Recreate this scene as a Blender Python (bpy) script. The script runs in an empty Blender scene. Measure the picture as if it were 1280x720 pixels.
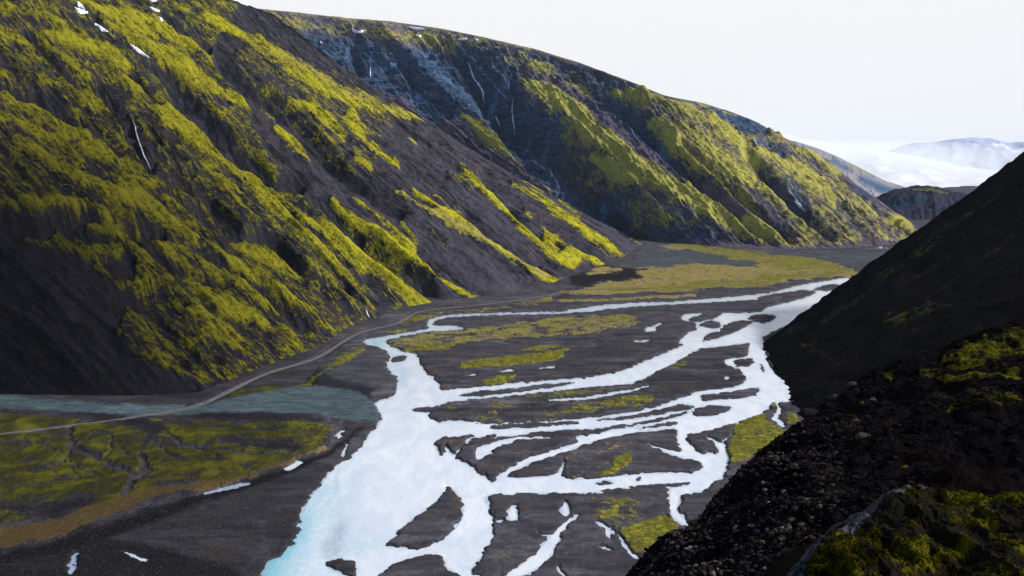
import bpy, math, random
import numpy as np

sc = bpy.context.scene
COL = sc.collection
rng = np.random.default_rng(7)
R = math.radians

# ------------------------------------------------------------------ camera
F = 1000.0                      # focal length in photo pixels (1280 wide)
PITCH = R(8.8)
CAM = np.array([0.0, 0.0, 200.0])
FWD = np.array([0, math.cos(PITCH), -math.sin(PITCH)])
UPV = np.array([0, math.sin(PITCH), math.cos(PITCH)])
RGT = np.array([1.0, 0, 0])


def proj(P):
    d = P - CAM
    z = d @ FWD
    z = np.where(z < 0.01, 0.01, z)
    return 640 + F * (d @ RGT) / z, 360 - F * (d @ UPV) / z


def ray(px, py):
    """direction of the sight line, scaled so that it advances 1 m in y"""
    d = FWD + RGT * ((px - 640) / F) + UPV * ((360 - py) / F)
    return d / d[1]


def ground(px, py, z=0.0):
    d = ray(px, py)
    k = (z - CAM[2]) / d[2]
    return CAM + d * k


def at(px, py, y):
    return CAM + ray(px, py) * y


# ------------------------------------------------------------------ noise
_tab = rng.random((256, 256))


def vnoise(x, y, seed=0):
    x = x + seed * 17.31
    y = y + seed * 9.77
    xi = np.floor(x).astype(np.int64)
    yi = np.floor(y).astype(np.int64)
    fx = x - xi
    fy = y - yi
    fx = fx * fx * fx * (fx * (fx * 6 - 15) + 10)
    fy = fy * fy * fy * (fy * (fy * 6 - 15) + 10)
    a = _tab[xi & 255, yi & 255]
    b = _tab[(xi + 1) & 255, yi & 255]
    c = _tab[xi & 255, (yi + 1) & 255]
    d = _tab[(xi + 1) & 255, (yi + 1) & 255]
    return (a * (1 - fx) + b * fx) * (1 - fy) + (c * (1 - fx) + d * fx) * fy


def fbm(x, y, octv=4, seed=0, gain=0.5):
    s = 0
    a = 1.0
    t = 0
    for i in range(octv):
        s = s + a * vnoise(x * 2 ** i, y * 2 ** i, seed + i * 3.1)
        t += a
        a *= gain
    return s / t


def ridged(x, y, octv=3, seed=0):
    s = 0
    a = 1.0
    t = 0
    for i in range(octv):
        n = 1 - np.abs(2 * vnoise(x * 2 ** i, y * 2 ** i, seed + i * 2.7) - 1)
        s = s + a * n * n
        t += a
        a *= 0.5
    return s / t


def sstep(a, b, x):
    t = np.clip((x - a) / (b - a), 0, 1)
    return t * t * (3 - 2 * t)


# ---------------------------------------------------------------- map sheets
# Maps of the valley (where moss, gravel, water ... lie), kept on a grid and read
# back at each vertex of the terrain.
X0, X1, Y0, Y1, SS = -220, 1500, -60, 780, 2
MW, MH = (X1 - X0) * SS, (Y1 - Y0) * SS


def newmap():
    return np.zeros((MH, MW), np.float32)


def stroke(m, pts, val=1.0, soft=0.35):
    """tapered stroke; pts = (x, y, width)"""
    pts = [tuple(map(float, p)) for p in pts]
    if len(pts) == 1:
        pts = pts * 2
    for (xa, ya, wa), (xb, yb, wb) in zip(pts[:-1], pts[1:]):
        w = max(wa, wb) / 2 + 2
        ax, bx = sorted((xa, xb))
        ay, by = sorted((ya, yb))
        i0 = max(0, int((ax - w - X0) * SS)); i1 = min(MW, int((bx + w - X0) * SS) + 2)
        j0 = max(0, int((ay - w - Y0) * SS)); j1 = min(MH, int((by + w - Y0) * SS) + 2)
        if i1 <= i0 or j1 <= j0:
            continue
        gx = X0 + (np.arange(i0, i1) + 0.5) / SS
        gy = (Y0 + (np.arange(j0, j1) + 0.5) / SS)[:, None]
        dx, dy = xb - xa, yb - ya
        L = dx * dx + dy * dy + 1e-6
        t = np.clip(((gx - xa) * dx + (gy - ya) * dy) / L, 0, 1)
        d = np.hypot(gx - xa - t * dx, gy - ya - t * dy)
        hw = (wa + (wb - wa) * t) / 2
        s = max(0.4, soft * max(wa, wb) / 2)
        v = np.clip((hw - d) / s + 0.5, 0, 1) * val
        sub = m[j0:j1, i0:i1]
        if val >= 0:
            np.maximum(sub, v, out=sub)
        else:
            sub[:] = sub * (1 + v)


def smooth_poly(pts, n=4):
    p = np.array(pts, float)
    N = len(p)
    out = []
    for i in range(N):
        a, b, c, d = p[i - 1], p[i], p[(i + 1) % N], p[(i + 2) % N]
        for k in range(n):
            t = k / n
            out.append(0.5 * ((2 * b) + (-a + c) * t + (2 * a - 5 * b + 4 * c - d) * t * t + (-a + 3 * b - 3 * c + d) * t ** 3))
    return np.array(out)


def poly(m, pts, val=1.0, smooth=True):
    p = smooth_poly(pts) if smooth else np.array(pts, float)
    i0 = max(0, int((p[:, 0].min() - X0) * SS)); i1 = min(MW, int((p[:, 0].max() - X0) * SS) + 2)
    j0 = max(0, int((p[:, 1].min() - Y0) * SS)); j1 = min(MH, int((p[:, 1].max() - Y0) * SS) + 2)
    gx = X0 + (np.arange(i0, i1) + 0.5) / SS
    for j in range(j0, j1):
        gy = Y0 + (j + 0.5) / SS
        y1, y2 = p[:, 1], np.roll(p[:, 1], -1)
        x1, x2 = p[:, 0], np.roll(p[:, 0], -1)
        hit = (y1 <= gy) != (y2 <= gy)
        if not hit.any():
            continue
        xs = np.sort(x1[hit] + (gy - y1[hit]) / (y2[hit] - y1[hit]) * (x2[hit] - x1[hit]))
        for k in range(0, len(xs) - 1, 2):
            a = np.searchsorted(gx, xs[k]) + i0
            b = np.searchsorted(gx, xs[k + 1]) + i0
            if val >= 0:
                m[j, a:b] = np.maximum(m[j, a:b], val)
            else:
                m[j, a:b] *= 1 + val


def blur(m, r):
    """box blur twice, radius in photo pixels"""
    k = max(1, int(round(r * SS)))
    out = m.astype(np.float64)
    for _ in range(2):
        for ax in (0, 1):
            pad = [(0, 0), (0, 0)]
            pad[ax] = (k + 1, k)
            c = np.cumsum(np.pad(out, pad, mode='edge'), axis=ax)
            if ax == 0:
                out = (c[2 * k + 1:] - c[:-2 * k - 1]) / (2 * k + 1)
            else:
                out = (c[:, 2 * k + 1:] - c[:, :-2 * k - 1]) / (2 * k + 1)
    return out.astype(np.float32)


def sample(m, px, py):
    u = np.clip((px - X0) * SS - 0.5, 0, MW - 1.001)
    v = np.clip((py - Y0) * SS - 0.5, 0, MH - 1.001)
    i = u.astype(int); j = v.astype(int)
    fu = u - i; fv = v - j
    return (m[j, i] * (1 - fu) + m[j, i + 1] * fu) * (1 - fv) + (m[j + 1, i] * (1 - fu) + m[j + 1, i + 1] * fu) * fv


# ------------------------------------------------------------------ meshes
def link_mesh(name, verts, faces, mat=None, parent=None, smooth=True, attrs=None, uv=None):
    me = bpy.data.meshes.new(name)
    verts = np.asarray(verts, np.float32).reshape(-1, 3)
    faces = np.asarray(faces, np.int32)
    n, k = faces.shape
    me.vertices.add(len(verts))
    me.vertices.foreach_set('co', verts.ravel())
    me.loops.add(n * k)
    me.loops.foreach_set('vertex_index', faces.ravel())
    me.polygons.add(n)
    me.polygons.foreach_set('loop_start', np.arange(0, n * k, k, dtype=np.int32))
    me.polygons.foreach_set('loop_total', np.full(n, k, np.int32))
    me.update(calc_edges=True)
    if smooth:
        me.polygons.foreach_set('use_smooth', np.ones(n, bool))
    if attrs:
        for a, v in attrs.items():
            v = np.asarray(v, np.float32)
            if v.ndim == 1 or v.shape[-1] != 3:
                at_ = me.attributes.new(a, 'FLOAT', 'POINT')
                at_.data.foreach_set('value', v.ravel())
            else:
                at_ = me.attributes.new(a, 'FLOAT_VECTOR', 'POINT')
                at_.data.foreach_set('vector', v.reshape(-1))
    if uv is not None:
        l = me.uv_layers.new(name='flow')
        l.data.foreach_set('uv', np.asarray(uv, np.float32)[faces.ravel()].ravel())
    if mat:
        me.materials.append(mat)
    o = bpy.data.objects.new(name, me)
    COL.objects.link(o)
    if parent:
        o.parent = parent
    return o


def grid_faces(nr, nc):
    i = np.arange(nr - 1)[:, None] * nc + np.arange(nc - 1)[None, :]
    return np.stack([i, i + 1, i + nc + 1, i + nc], -1).reshape(-1, 4)


def tag(o, label=None, cat=None, group=None, kind=None):
    if label: o['label'] = label
    if cat: o['category'] = cat
    if group: o['group'] = group
    if kind: o['kind'] = kind
    return o


def empty(name, loc, label, cat, group=None):
    o = bpy.data.objects.new(name, None)
    o.location = loc
    o.empty_display_size = 0.1
    COL.objects.link(o)
    return tag(o, label, cat, group)


# --------------------------------------------------------------- materials
class NT:
    def __init__(self, name):
        self.m = bpy.data.materials.new(name)
        self.m.use_nodes = True
        self.t = self.m.node_tree
        self.t.nodes.clear()
        self.out = self.t.nodes.new('ShaderNodeOutputMaterial')
        self.b = self.t.nodes.new('ShaderNodeBsdfPrincipled')
        self.t.links.new(self.b.outputs[0], self.out.inputs[0])

    def node(self, typ, **kw):
        n = self.t.nodes.new(typ)
        for k, v in kw.items():
            setattr(n, k, v)
        return n

    def put(self, sock, v):
        if isinstance(v, bpy.types.NodeSocket):
            self.t.links.new(v, sock)
        elif v is not None:
            if isinstance(v, (tuple, list)) and len(v) == 3 and sock.type == 'RGBA':
                v = (*v, 1)
            sock.default_value = v

    def attr(self, name, vec=False):
        n = self.node('ShaderNodeAttribute', attribute_name=name)
        return n.outputs['Vector' if vec else 'Fac']

    def math(self, op, a, b=None, c=None, clamp=False):
        n = self.node('ShaderNodeMath', operation=op, use_clamp=clamp)
        for s, v in zip(n.inputs, (a, b, c)):
            self.put(s, v)
        return n.outputs[0]

    def step(self, x, lo, hi):
        n = self.node('ShaderNodeMapRange', interpolation_type='SMOOTHSTEP')
        self.put(n.inputs[0], x)
        n.inputs[1].default_value = lo
        n.inputs[2].default_value = hi
        return n.outputs[0]

    def mix(self, f, a, b):
        n = self.node('ShaderNodeMix', data_type='RGBA')
        self.put(n.inputs[0], f)
        self.put(n.inputs[6], a)
        self.put(n.inputs[7], b)
        return n.outputs[2]

    def coords(self, scale=(1, 1, 1), kind='Object'):
        tc = self.node('ShaderNodeTexCoord')
        mp = self.node('ShaderNodeMapping')
        self.t.links.new(tc.outputs[kind], mp.inputs[0])
        mp.inputs['Scale'].default_value = scale
        return mp.outputs[0]

    def noise(self, vec, scale, detail=4, rough=0.55, dist=0.0):
        n = self.node('ShaderNodeTexNoise')
        self.put(n.inputs['Vector'], vec)
        n.inputs['Scale'].default_value = scale
        n.inputs['Detail'].default_value = detail
        n.inputs['Roughness'].default_value = rough
        n.inputs['Distortion'].default_value = dist
        return n.outputs[0]

    def bump(self, h, strength, dist, prev=None):
        n = self.node('ShaderNodeBump')
        n.inputs['Strength'].default_value = strength
        n.inputs['Distance'].default_value = dist
        self.put(n.inputs['Height'], h)
        if prev is not None:
            self.put(n.inputs['Normal'], prev)
        return n.outputs[0]

    def done(self, color=None, rough=0.9, normal=None, spec=0.2):
        self.put(self.b.inputs['Base Color'], color)
        self.put(self.b.inputs['Roughness'], rough)
        self.put(self.b.inputs['Specular IOR Level'], spec)
        if normal is not None:
            self.put(self.b.inputs['Normal'], normal)
        return self.m


MOSS_HI = (0.45, 0.41, 0.022)
MOSS_LO = (0.125, 0.112, 0.012)


def slope_material(name, scree_a, scree_b, rock, moss_hi=MOSS_HI, moss_lo=MOSS_LO, grain=1.0, red=(0.10, 0.045, 0.03), strata=False):
    n = NT(name)
    o = n.coords()
    uv = n.coords((1, 1, 1), 'UV')
    streak = n.noise(n.coords((0.16, 0.03, 1), 'UV'), 1.0, 6, 0.68, 1.2)
    fine = n.noise(o, 0.16 * grain, 5, 0.65)
    patch = n.noise(o, 0.025 * grain, 5, 0.6, 0.4)
    tiny = n.noise(o, 0.6 * grain, 3, 0.6)
    moss = n.attr('moss')
    a = n.math('ADD', moss, n.math('MULTIPLY', n.math('SUBTRACT', streak, 0.5), 1.7))
    a = n.math('ADD', a, n.math('MULTIPLY', n.math('SUBTRACT', patch, 0.5), 0.9))
    a = n.math('ADD', a, n.math('MULTIPLY', n.math('SUBTRACT', fine, 0.5), 1.1))
    mm = n.step(a, 0.44, 0.62)
    dens = n.step(n.math('ADD', a, n.math('MULTIPLY', n.math('SUBTRACT', tiny, 0.5), 0.9)), 0.45, 1.05)
    mcol = n.mix(dens, moss_lo, moss_hi)
    mcol = n.mix(n.step(n.noise(o, 0.09 * grain, 5, 0.75, 1.0), 0.50, 0.66), mcol, n.mix(0.62, mcol, (0.012, 0.012, 0.008)))
    mcol = n.mix(n.attr('pale'), mcol, (0.36, 0.31, 0.10))
    scree = n.mix(n.step(n.math('ADD', streak, n.math('MULTIPLY', patch, 0.5)), 0.55, 0.95), scree_a, scree_b)
    scree = n.mix(n.step(tiny, 0.35, 0.75), n.mix(0.35, scree, (0, 0, 0)), scree)
    brown = n.noise(n.coords((0.03, 0.006, 1), 'UV'), 1.0, 5, 0.7, 1.0)
    scree = n.mix(n.step(brown, 0.52, 0.68), scree, tuple(c_ * k_ for c_, k_ in zip(scree_b, (0.66, 0.53, 0.50))))
    scree = n.mix(n.step(brown, 0.48, 0.36), scree, n.mix(0.65, scree, (0, 0, 0)))
    crag = n.noise(o, 0.05 * grain, 6, 0.8, 0.8)
    scree = n.mix(n.step(crag, 0.56, 0.64), scree, n.mix(0.7, scree, (0, 0, 0.002)))
    scree = n.mix(n.math('MULTIPLY', n.attr('red'), n.step(fine, 0.38, 0.62)), scree, red)
    rk = n.mix(n.step(fine, 0.35, 0.7), n.mix(0.6, rock, (0, 0, 0)), rock)
    if strata:
        bed = n.noise(n.coords((0.006, 0.006, 0.055)), 1.0, 6, 0.72, 1.6)
        bed2 = n.noise(n.coords((0.012, 0.012, 0.004)), 1.0, 4, 0.65)
        rk = n.mix(n.step(bed, 0.40, 0.60), n.mix(0.6, rk, (0, 0.002, 0.008)), rk)
        rk = n.mix(n.step(bed2, 0.55, 0.75), rk, tuple(min(1, c_ * 1.7 + 0.01) for c_ in rock))
    base = n.mix(n.attr('rock'), scree, rk)
    col = n.mix(mm, base, mcol)
    col = n.mix(n.attr('bare'), col, n.mix(n.step(fine, 0.35, 0.7), n.mix(0.35, scree_b, (0, 0, 0)), scree_b))
    nb = n.bump(streak, 0.6, 4.0)
    nb = n.bump(patch, 0.8, 9.0 / grain, nb)
    nb = n.bump(fine, 1.0, 4.5 / grain, nb)
    nb = n.bump(tiny, 0.7, 1.5 / grain, nb)
    col = n.mix(n.attr('black'), col, n.mix(0.90, col, (0.003, 0.003, 0.004)))  # vignette shade mixed into the surface colour
    n.done(col, 0.95, nb, 0.0)
    return n.m


# --------------------------------------------------- parametric hill sides
STORE = {}


def resample(ctrl, n):
    """ctrl: K x D array -> n x D, spaced by length, gently smoothed"""
    c = np.asarray(ctrl, float)
    seg = np.linalg.norm(np.diff(c, axis=0), axis=1)
    s = np.concatenate([[0], np.cumsum(seg)])
    q = np.linspace(0, s[-1], n)
    out = np.stack([np.interp(q, s, c[:, k]) for k in range(c.shape[1])], 1)
    w = max(1, n // 60)
    k = np.hanning(2 * w + 3)[1:-1]
    k /= k.sum()
    pad = len(k) // 2
    # reflect oddly so that the ends stay put
    head = 2 * out[0] - out[1:pad + 1][::-1]
    tail = 2 * out[-1] - out[-pad - 1:-1][::-1]
    e = np.concatenate([head, out, tail])
    return np.stack([np.convolve(e[:, d], k, mode='valid') for d in range(out.shape[1])], 1)


def slope_grid(lines, ns, nt, concave=0.12, over=0.5, nover=60, side=None, nside=40, sideslope=0.75):
    """lines: (foot point, crest point) pairs in the world. Rows run up the slope."""
    ctrl = np.array([np.concatenate([f, c]) for f, c in lines])
    rs = resample(ctrl, ns)
    foot, crest = rs[:, :3], rs[:, 3:]
    t = np.linspace(-0.04, 1, nt)
    up = crest - foot
    prof = t + concave * (t * t - t) * 1.0
    XY = foot[None, :, :2] + up[None, :, :2] * t[:, None, None]
    Z = foot[None, :, 2] + up[None, :, 2] * prof[:, None]
    k = np.linspace(0, 1, nover + 1)[1:] * over
    XYo = crest[None, :, :2] + up[None, :, :2] * k[:, None, None]
    sl = (1 + concave)
    Zo = crest[None, :, 2] + up[None, :, 2] * (sl * k * np.clip(1 - k / 0.25, -0.8, 1))[:, None] * 0.6
    P = np.concatenate([np.concatenate([XY, Z[..., None]], -1), np.concatenate([XYo, Zo[..., None]], -1)], 0)
    tt = np.concatenate([t, 1 + k])
    smid = np.linalg.norm(np.diff((foot + crest) / 2, axis=0), axis=1)
    u = np.concatenate([[0], np.cumsum(smid)])
    v = tt[:, None] * np.linalg.norm(up, axis=1)[None, :]
    U = np.broadcast_to(u, v.shape).copy()
    if side is not None:
        d = np.linspace(0, 1, nside + 1)[1:] ** 1.5 * side[2]
        last = P[:, -1:, :]
        dirv = last[..., :2] / np.linalg.norm(last[..., :2], axis=-1, keepdims=True) + np.array([side[0] * 0.0, 0.0])
        S = np.repeat(last, nside, axis=1).copy()
        S[..., 0] += dirv[..., 0] * d
        S[..., 1] += dirv[..., 1] * d
        S[..., 2] -= sideslope * d
        P = np.concatenate([P, S], 1)
        U = np.concatenate([U, U[:, -1:] + d[None, :]], 1)
        v = np.concatenate([v, np.repeat(v[:, -1:], nside, axis=1)], 1)
        tt = tt
    return P, U, v, tt


def build_slope(name, P, U, V, mat, attrs):
    nr, nc = P.shape[:2]
    o = link_mesh(name, P.reshape(-1, 3), grid_faces(nr, nc), mat,
                  attrs={k: v.ravel() for k, v in attrs.items()},
                  uv=np.stack([U.ravel(), V.ravel()], 1))
    px, py = proj(P.reshape(-1, 3))
    STORE.setdefault(name, (px, py, P.reshape(-1, 3)))
    return o


def near_set(surf, x0, x1, y0, y1, m=8):
    X, Y, P = STORE[surf]
    k = (X > x0 - m) & (X < x1 + m) & (Y > y0 - m) & (Y < y1 + m)
    return X[k], Y[k], P[k]


def on(surf, px, py):
    X, Y, P = STORE[surf] if isinstance(surf, str) else surf
    d = (X - px) ** 2 + (Y - py) ** 2
    idx = np.argsort(d)[:6] if len(d) < 1000 else np.argpartition(d, 6)[:6]
    w = 1 / (d[idx] + 0.05)
    # of the candidates keep those that lie near the nearest one to the eye
    dep = np.linalg.norm(P[idx] - CAM, axis=1)
    k = dep < dep.min() * 1.03 + 2
    return (P[idx][k] * w[k, None]).sum(0) / w[k].sum()


def crest_for(foot, px, py, target, ymin=None, ymax=6000):
    """point on the sight line (px, py) reached from foot at the given steepness"""
    best = None
    for y in np.linspace(ymin or foot[1], ymax, 1500):
        c = at(px, py, y)
        h = np.hypot(c[0] - foot[0], c[1] - foot[1])
        if h < 20:
            continue
        e = abs((c[2] - foot[2]) / h - target)
        if best is None or e < best[0]:
            best = (e, c)
        if e < 0.004:
            return c
    return best[1]


# =================================================================== VALLEY
water = newmap()
poly(water, [(455,427),(475,423),(487,431),(500,438),(520,443),(526,455),(533,466),(545,475),(551,487),(550,505),(540,512),(536,522),(548,526),(549,545),(551,580),(556,600),(560,611),(545,628),(528,640),(508,655),(492,675),(486,684),(520,689),(505,699),(480,710),(465,720),(450,740),(440,775),(300,775),(328,722),(336,705),(352,690),(368,672),(372,660),(380,637),(390,620),(400,607),(416,585),(425,577),(440,570),(447,560),(455,552),(462,543),(472,532),(478,524),(474,515),(468,505),(472,502),(488,497),(494,490),(496,478),(490,466),(483,458),(486,445),(480,437),(462,432)])
poly(water, [(549,555),(560,565),(575,575),(590,590),(600,605),(604,622),(614,638),(619,658),(616,675),(608,690),(596,703),(590,712),(600,724),(640,775),(560,775),(585,735),(572,718),(558,711),(556,700),(545,694),(520,697),(500,703),(485,712),(470,722),(430,775),(425,745),(445,712),(455,698),(486,684),(520,686),(545,678),(560,668),(576,650),(578,630),(566,611),(557,605),(550,585)])
poly(water, [(545,490),(600,483),(680,476),(740,471),(780,462),(805,452),(830,442),(856,430),(848,429),(858,417),(870,412),(868,404),(858,402),(851,399),(853,394),(865,392),(900,391),(930,391),(950,390),(960,384),(985,378),(1010,371),(1060,352),(1060,378),(1000,400),(965,415),(946,425),(938,427),(915,432),(880,435),(868,440),(850,450),(820,466),(800,476),(780,481),(740,484),(700,488),(650,494),(600,499),(560,503),(546,506)])
poly(water, [(549,530),(600,529),(600,545),(585,553),(575,565),(572,575),(590,583),(604,598),(625,598),(650,600),(650,617),(615,618),(600,622),(585,600),(560,592),(550,575)])
# right bank channel and the broad band below it
poly(water, [(936,426),(950,420),(954,440),(954,450),(950,458),(957,468),(975,481),(990,492),(990,502),(972,502),(962,507),(957,515),(945,520),(925,528),(905,534),(885,539),(862,543),(852,541),(845,536),(800,537),(760,543),(757,539),(800,531),(840,524),(870,512),(880,503),(850,508),(815,518),(780,524),(740,531),(700,536),(650,541),(600,553),(560,556),(550,535),(600,530),(650,528),(700,525),(750,521),(790,515),(822,508),(850,498),(880,488),(915,484),(930,479),(931,472),(926,464),(912,458),(903,454),(912,448),(926,447),(936,440)])
for s in [
    [(1060,350,7),(1030,356,9),(1000,361,9),(960,370,7),(900,375,5),(840,379,4),(790,381,5),(745,385,6),(700,391,3.2),(640,392,3),(590,393,3),(555,396,3.4),(538,401,5),(537,407,6),(545,411,8),(562,410,6),(577,410,3)],
    [(1060,362,8),(1000,368,4),(968,374,3)],
    [(540,412,5),(510,417,3.2),(480,423,5),(460,427,7)],
    [(727,386,3),(738,387,6),(752,385,5)],
    [(853,540,13),(852,553,12),(862,563,14),(878,570,18),(890,578,22)],
    [(884,547,3),(893,553,4),(903,559,9),(904,573,16),(896,588,22),(876,600,28),(852,610,20)],
    [(812,557,2.5),(830,563,5),(850,568,7),(870,573,9)],
    [(855,602,24),(800,603,22),(760,606,20),(720,608,18),(690,606,22),(650,607,20),(620,607,22),(600,607,25)],
    [(845,612,16),(841,630,13),(844,643,10),(853,651,8),(864,658,4)],
    [(847,531,10),(800,537,6),(757,544,8),(725,551,12),(700,563,10),(657,577,9),(635,588,9),(622,597,12)],
    [(757,541,4),(800,535,6),(850,527,12),(880,521,12),(910,513,12),(945,505,14)],
    [(705,578,3.5),(701,592,6),(688,600,12)],
    [(600,567,16),(625,554,6),(650,548,5),(688,547,2)],
    [(600,541,16),(640,540,10),(680,533,12),(740,530,12),(800,522,13),(850,510,14),(890,500,14),(930,493,24),(962,490,24)],
    [(688,501,2.6),(730,498,3.6),(775,491,3),(811,483,2.2)],
    [(641,635,7),(641,645,13)], [(624,652,4),(629,650,4)], [(706,632,8),(707,643,8)],
    [(718,645,4),(700,662,8),(690,680,16),(672,700,18),(655,712,14),(630,722,8)],
    [(674,667,1.8),(690,673,3)], [(700,708,3),(708,722,5)],
    [(747,653,2.6),(757,660,8),(763,673,5)], [(770,668,2.6),(778,682,5),(795,696,5)],
    [(750,684,2),(763,688,2.2)], [(830,646,3),(834,647,2)],
    [(972,503,4),(974,515,5),(967,523,6),(981,534,4)],
    [(809,412,6),(817,411,7)], [(824,405,4),(820,408,3)], [(792,427,2),(812,426,2.4)], [(909,472,5)],
    [(675,460,1.8),(695,459,2.6)], [(575,470,1.6),(596,469,2)], [(626,464,2.6),(641,463,2.6)],
    [(154,690,2.6),(168,694,5),(176,698,7),(183,701,5)], [(98,693,7),(93,703,9),(87,716,6)],
    [(245,620,2.6),(285,609,5),(312,605,3)], [(358,586,5),(368,581,8),(378,577,4)],
    [(430,539,5),(423,546,6)], [(434,557,5),(427,568,5)], [(905,553,2.5),(915,541,2)],
    [(948,424,10),(955,442,8),(957,456,9),(966,470,12),(982,486,16),(984,498,10)],
]:
    stroke(water, s, 1.0, 0.25)
# gravel islands inside the water
isl = newmap()
for p in [
    [(410,703),(425,700),(440,702),(445,712),(441,722),(428,718),(413,711)],
    [(573,494),(600,489),(625,487),(660,483),(712,478),(712,481),(660,488),(600,495)],
    [(862,398),(880,393),(902,392),(893,398),(875,402),(865,402)],
    [(872,407),(890,401),(902,405),(895,411),(885,409)],
    [(900,413),(912,404),(925,401),(941,402),(932,408),(920,415),(910,417)],
    [(878,425),(888,416),(905,415),(913,417),(900,422),(880,427)],
    [(935,397),(950,393),(969,394),(966,400),(955,404),(942,401)],
    [(1017,361),(1030,357),(1046,355),(1050,360),(1035,364)],
    [(945,372),(1000,363),(1020,366),(1000,371),(970,374)],
    [(548,550),(560,546),(557,560),(551,570),(548,564)],
    [(560,549),(575,546),(593,543),(583,552),(574,562),(568,569),(562,565)],
    [(593,583),(608,573),(625,560),(650,553),(690,549),(718,549),(718,555),(690,563),(655,573),(640,583),(628,590),(620,597),(616,604),(605,594)],
    [(875,494),(900,492),(930,487),(945,485),(950,488),(940,495),(920,498),(900,499),(880,501)],
    [(868,512),(890,507),(915,509),(905,515),(885,520),(868,519)],
    [(600,508),(640,505),(730,505),(745,508),(700,517),(640,523),(600,524)],
    [(615,532),(660,529),(720,527),(718,530),(660,534),(620,536)],
    [(740,524),(790,520),(850,506),(868,510),(830,517),(780,525)],
    [(775,538),(810,533),(842,528),(845,531),(800,536)],
    [(918,452),(935,448),(942,452),(935,458),(922,458)],
    [(868,561),(880,558),(892,561),(888,566),(876,566)],
    [(796,597),(802,598),(800,602),(794,601)],
    [(780,609),(835,605),(862,604),(858,607),(820,610)],
    [(745,613),(800,611),(835,611),(833,614),(780,615)],
    [(740,604),(760,601),(770,603),(755,606)],
    [(515,512),(535,509),(550,511),(540,515),(520,515)],
    [(490,447),(500,444),(508,447),(500,452),(491,452)],
    [(590,549),(606,546),(622,543),(612,550),(600,556),(590,557)],
]:
    poly(isl, p)
water *= (1 - isl)

# ground cover maps
moss_f = newmap(); tan_f = newmap(); blue_f = newmap(); dark_f = newmap(); field = newmap(); crack = newmap()
LF = [(-220,512),(0,513),(100,520),(200,522),(330,518),(420,524),(426,535),(415,552),(400,565),(370,578),(340,590),(300,603),(260,612),(230,622),(190,632),(150,650),(110,668),(60,680),(0,692),(-220,730)]
poly(field, LF)
poly(moss_f, [(-220,518),(0,520),(90,528),(150,527),(200,528),(240,545),(330,532),(395,534),(418,538),(408,553),(395,565),(365,576),(335,587),(300,600),(250,608),(200,612),(170,622),(110,640),(40,652),(-220,690)], 0.78)
stroke(moss_f, [(215,536,6),(260,543,10),(300,540,8)], 0.9)
stroke(moss_f, [(240,533,6),(285,533,6)], 0.9)
stroke(moss_f, [(305,534,4),(410,541,4)], 0.95)
stroke(tan_f, [(-100,700,40),(0,680,24),(80,662,22),(150,635,20),(200,618,12),(240,614,8),(300,602,5),(370,577,4),(405,562,4)], 0.9, 0.8)
poly(tan_f, [(90,650),(150,618),(200,612),(190,628),(140,648)], 0.7)
for s in [
    [(85,535,5),(92,560,8),(120,575,7),(150,590,6),(168,598,5)], [(92,560,4),(80,580,2.5),(60,590,1.8),(30,600,1.5)], [(138,548,2.5),(142,565,3),(132,575,2)],
    [(170,598,7),(165,615,7),(150,625,4)], [(178,578,7),(186,590,8),(175,600,7),(195,592,3)], [(168,600,4),(180,585,7),(176,572,4)],
    [(80,575,1.6),(60,560,1.4),(20,555,1.3),(0,560,1.2)], [(60,590,1.4),(75,600,1.4),(100,602,1.3),(90,588,1.2)],
    [(0,590,1.3),(40,580,1.4),(75,583,1.4)], [(130,600,1.5),(100,590,1.5),(88,580,1.6)], [(20,540,1.4),(50,545,1.4),(86,548,1.4)],
    [(0,620,1.2),(25,612,1.2),(60,606,1.2),(88,604,1.2)], [(200,560,2.5),(215,575,3),(235,580,2)], [(210,545,2),(225,558,2.5),(260,570,2)],
    [(270,575,1.6),(300,585,1.6),(330,583,1.4)], [(240,560,2),(300,570,2),(350,572,1.6),(380,560,1.4)], [(190,555,2),(230,562,2.4),(262,560,2)],
    [(300,548,1.4),(340,556,1.6),(390,548,1.4)], [(10,575,1.2),(30,560,1.2),(34,545,1.2)], [(110,553,1.4),(120,545,1.3),(138,548,1.3)],
    [(150,565,1.4),(165,572,1.6),(180,572,2)], [(230,600,1.3),(260,590,1.4),(300,592,1.3)], [(320,540,2),(350,538,1.6),(400,545,1.8)],
]:
    stroke(crack, s, 1.0, 0.6)
    stroke(moss_f, [(x, y, w * 1.1) for x, y, w in s], -0.92, 0.9)
    stroke(tan_f, [(x, y, w) for x, y, w in s], -0.7, 0.9)
for s in [[(275,556,6),(300,557,12),(325,559,9),(345,562,12),(370,563,7)], [(270,527,5),(310,525,7)], [(100,520,8),(160,528,14),(200,540,14),(180,556,6)],
          [(240,520,10),(330,525,10),(400,528,6)], [(0,640,10),(60,645,18),(110,630,14)]]:
    stroke(moss_f, s, -0.9, 1.0)
    stroke(dark_f, s, 0.75, 1.0)
stroke(blue_f, [(-220,498,18),(0,503,17),(80,510,13),(160,515,12),(230,513,12)], 1.0, 0.6)
poly(blue_f, [(150,506),(200,510),(250,508),(290,500),(330,492),(385,484),(440,490),(468,504),(475,520),(470,528),(420,525),(330,517),(250,519),(180,523)])
poly(dark_f, [(380,484),(390,470),(400,460),(405,468),(420,475),(440,480),(462,484),(465,495),(462,503),(440,498),(430,489),(400,483)], 0.95)
# slate bar in the left fork
poly(blue_f, [(395,468),(410,455),(440,438),(455,432),(470,440),(484,452),(495,472),(492,490),(470,500),(450,498),(430,488),(405,482)], 0.12)
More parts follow.
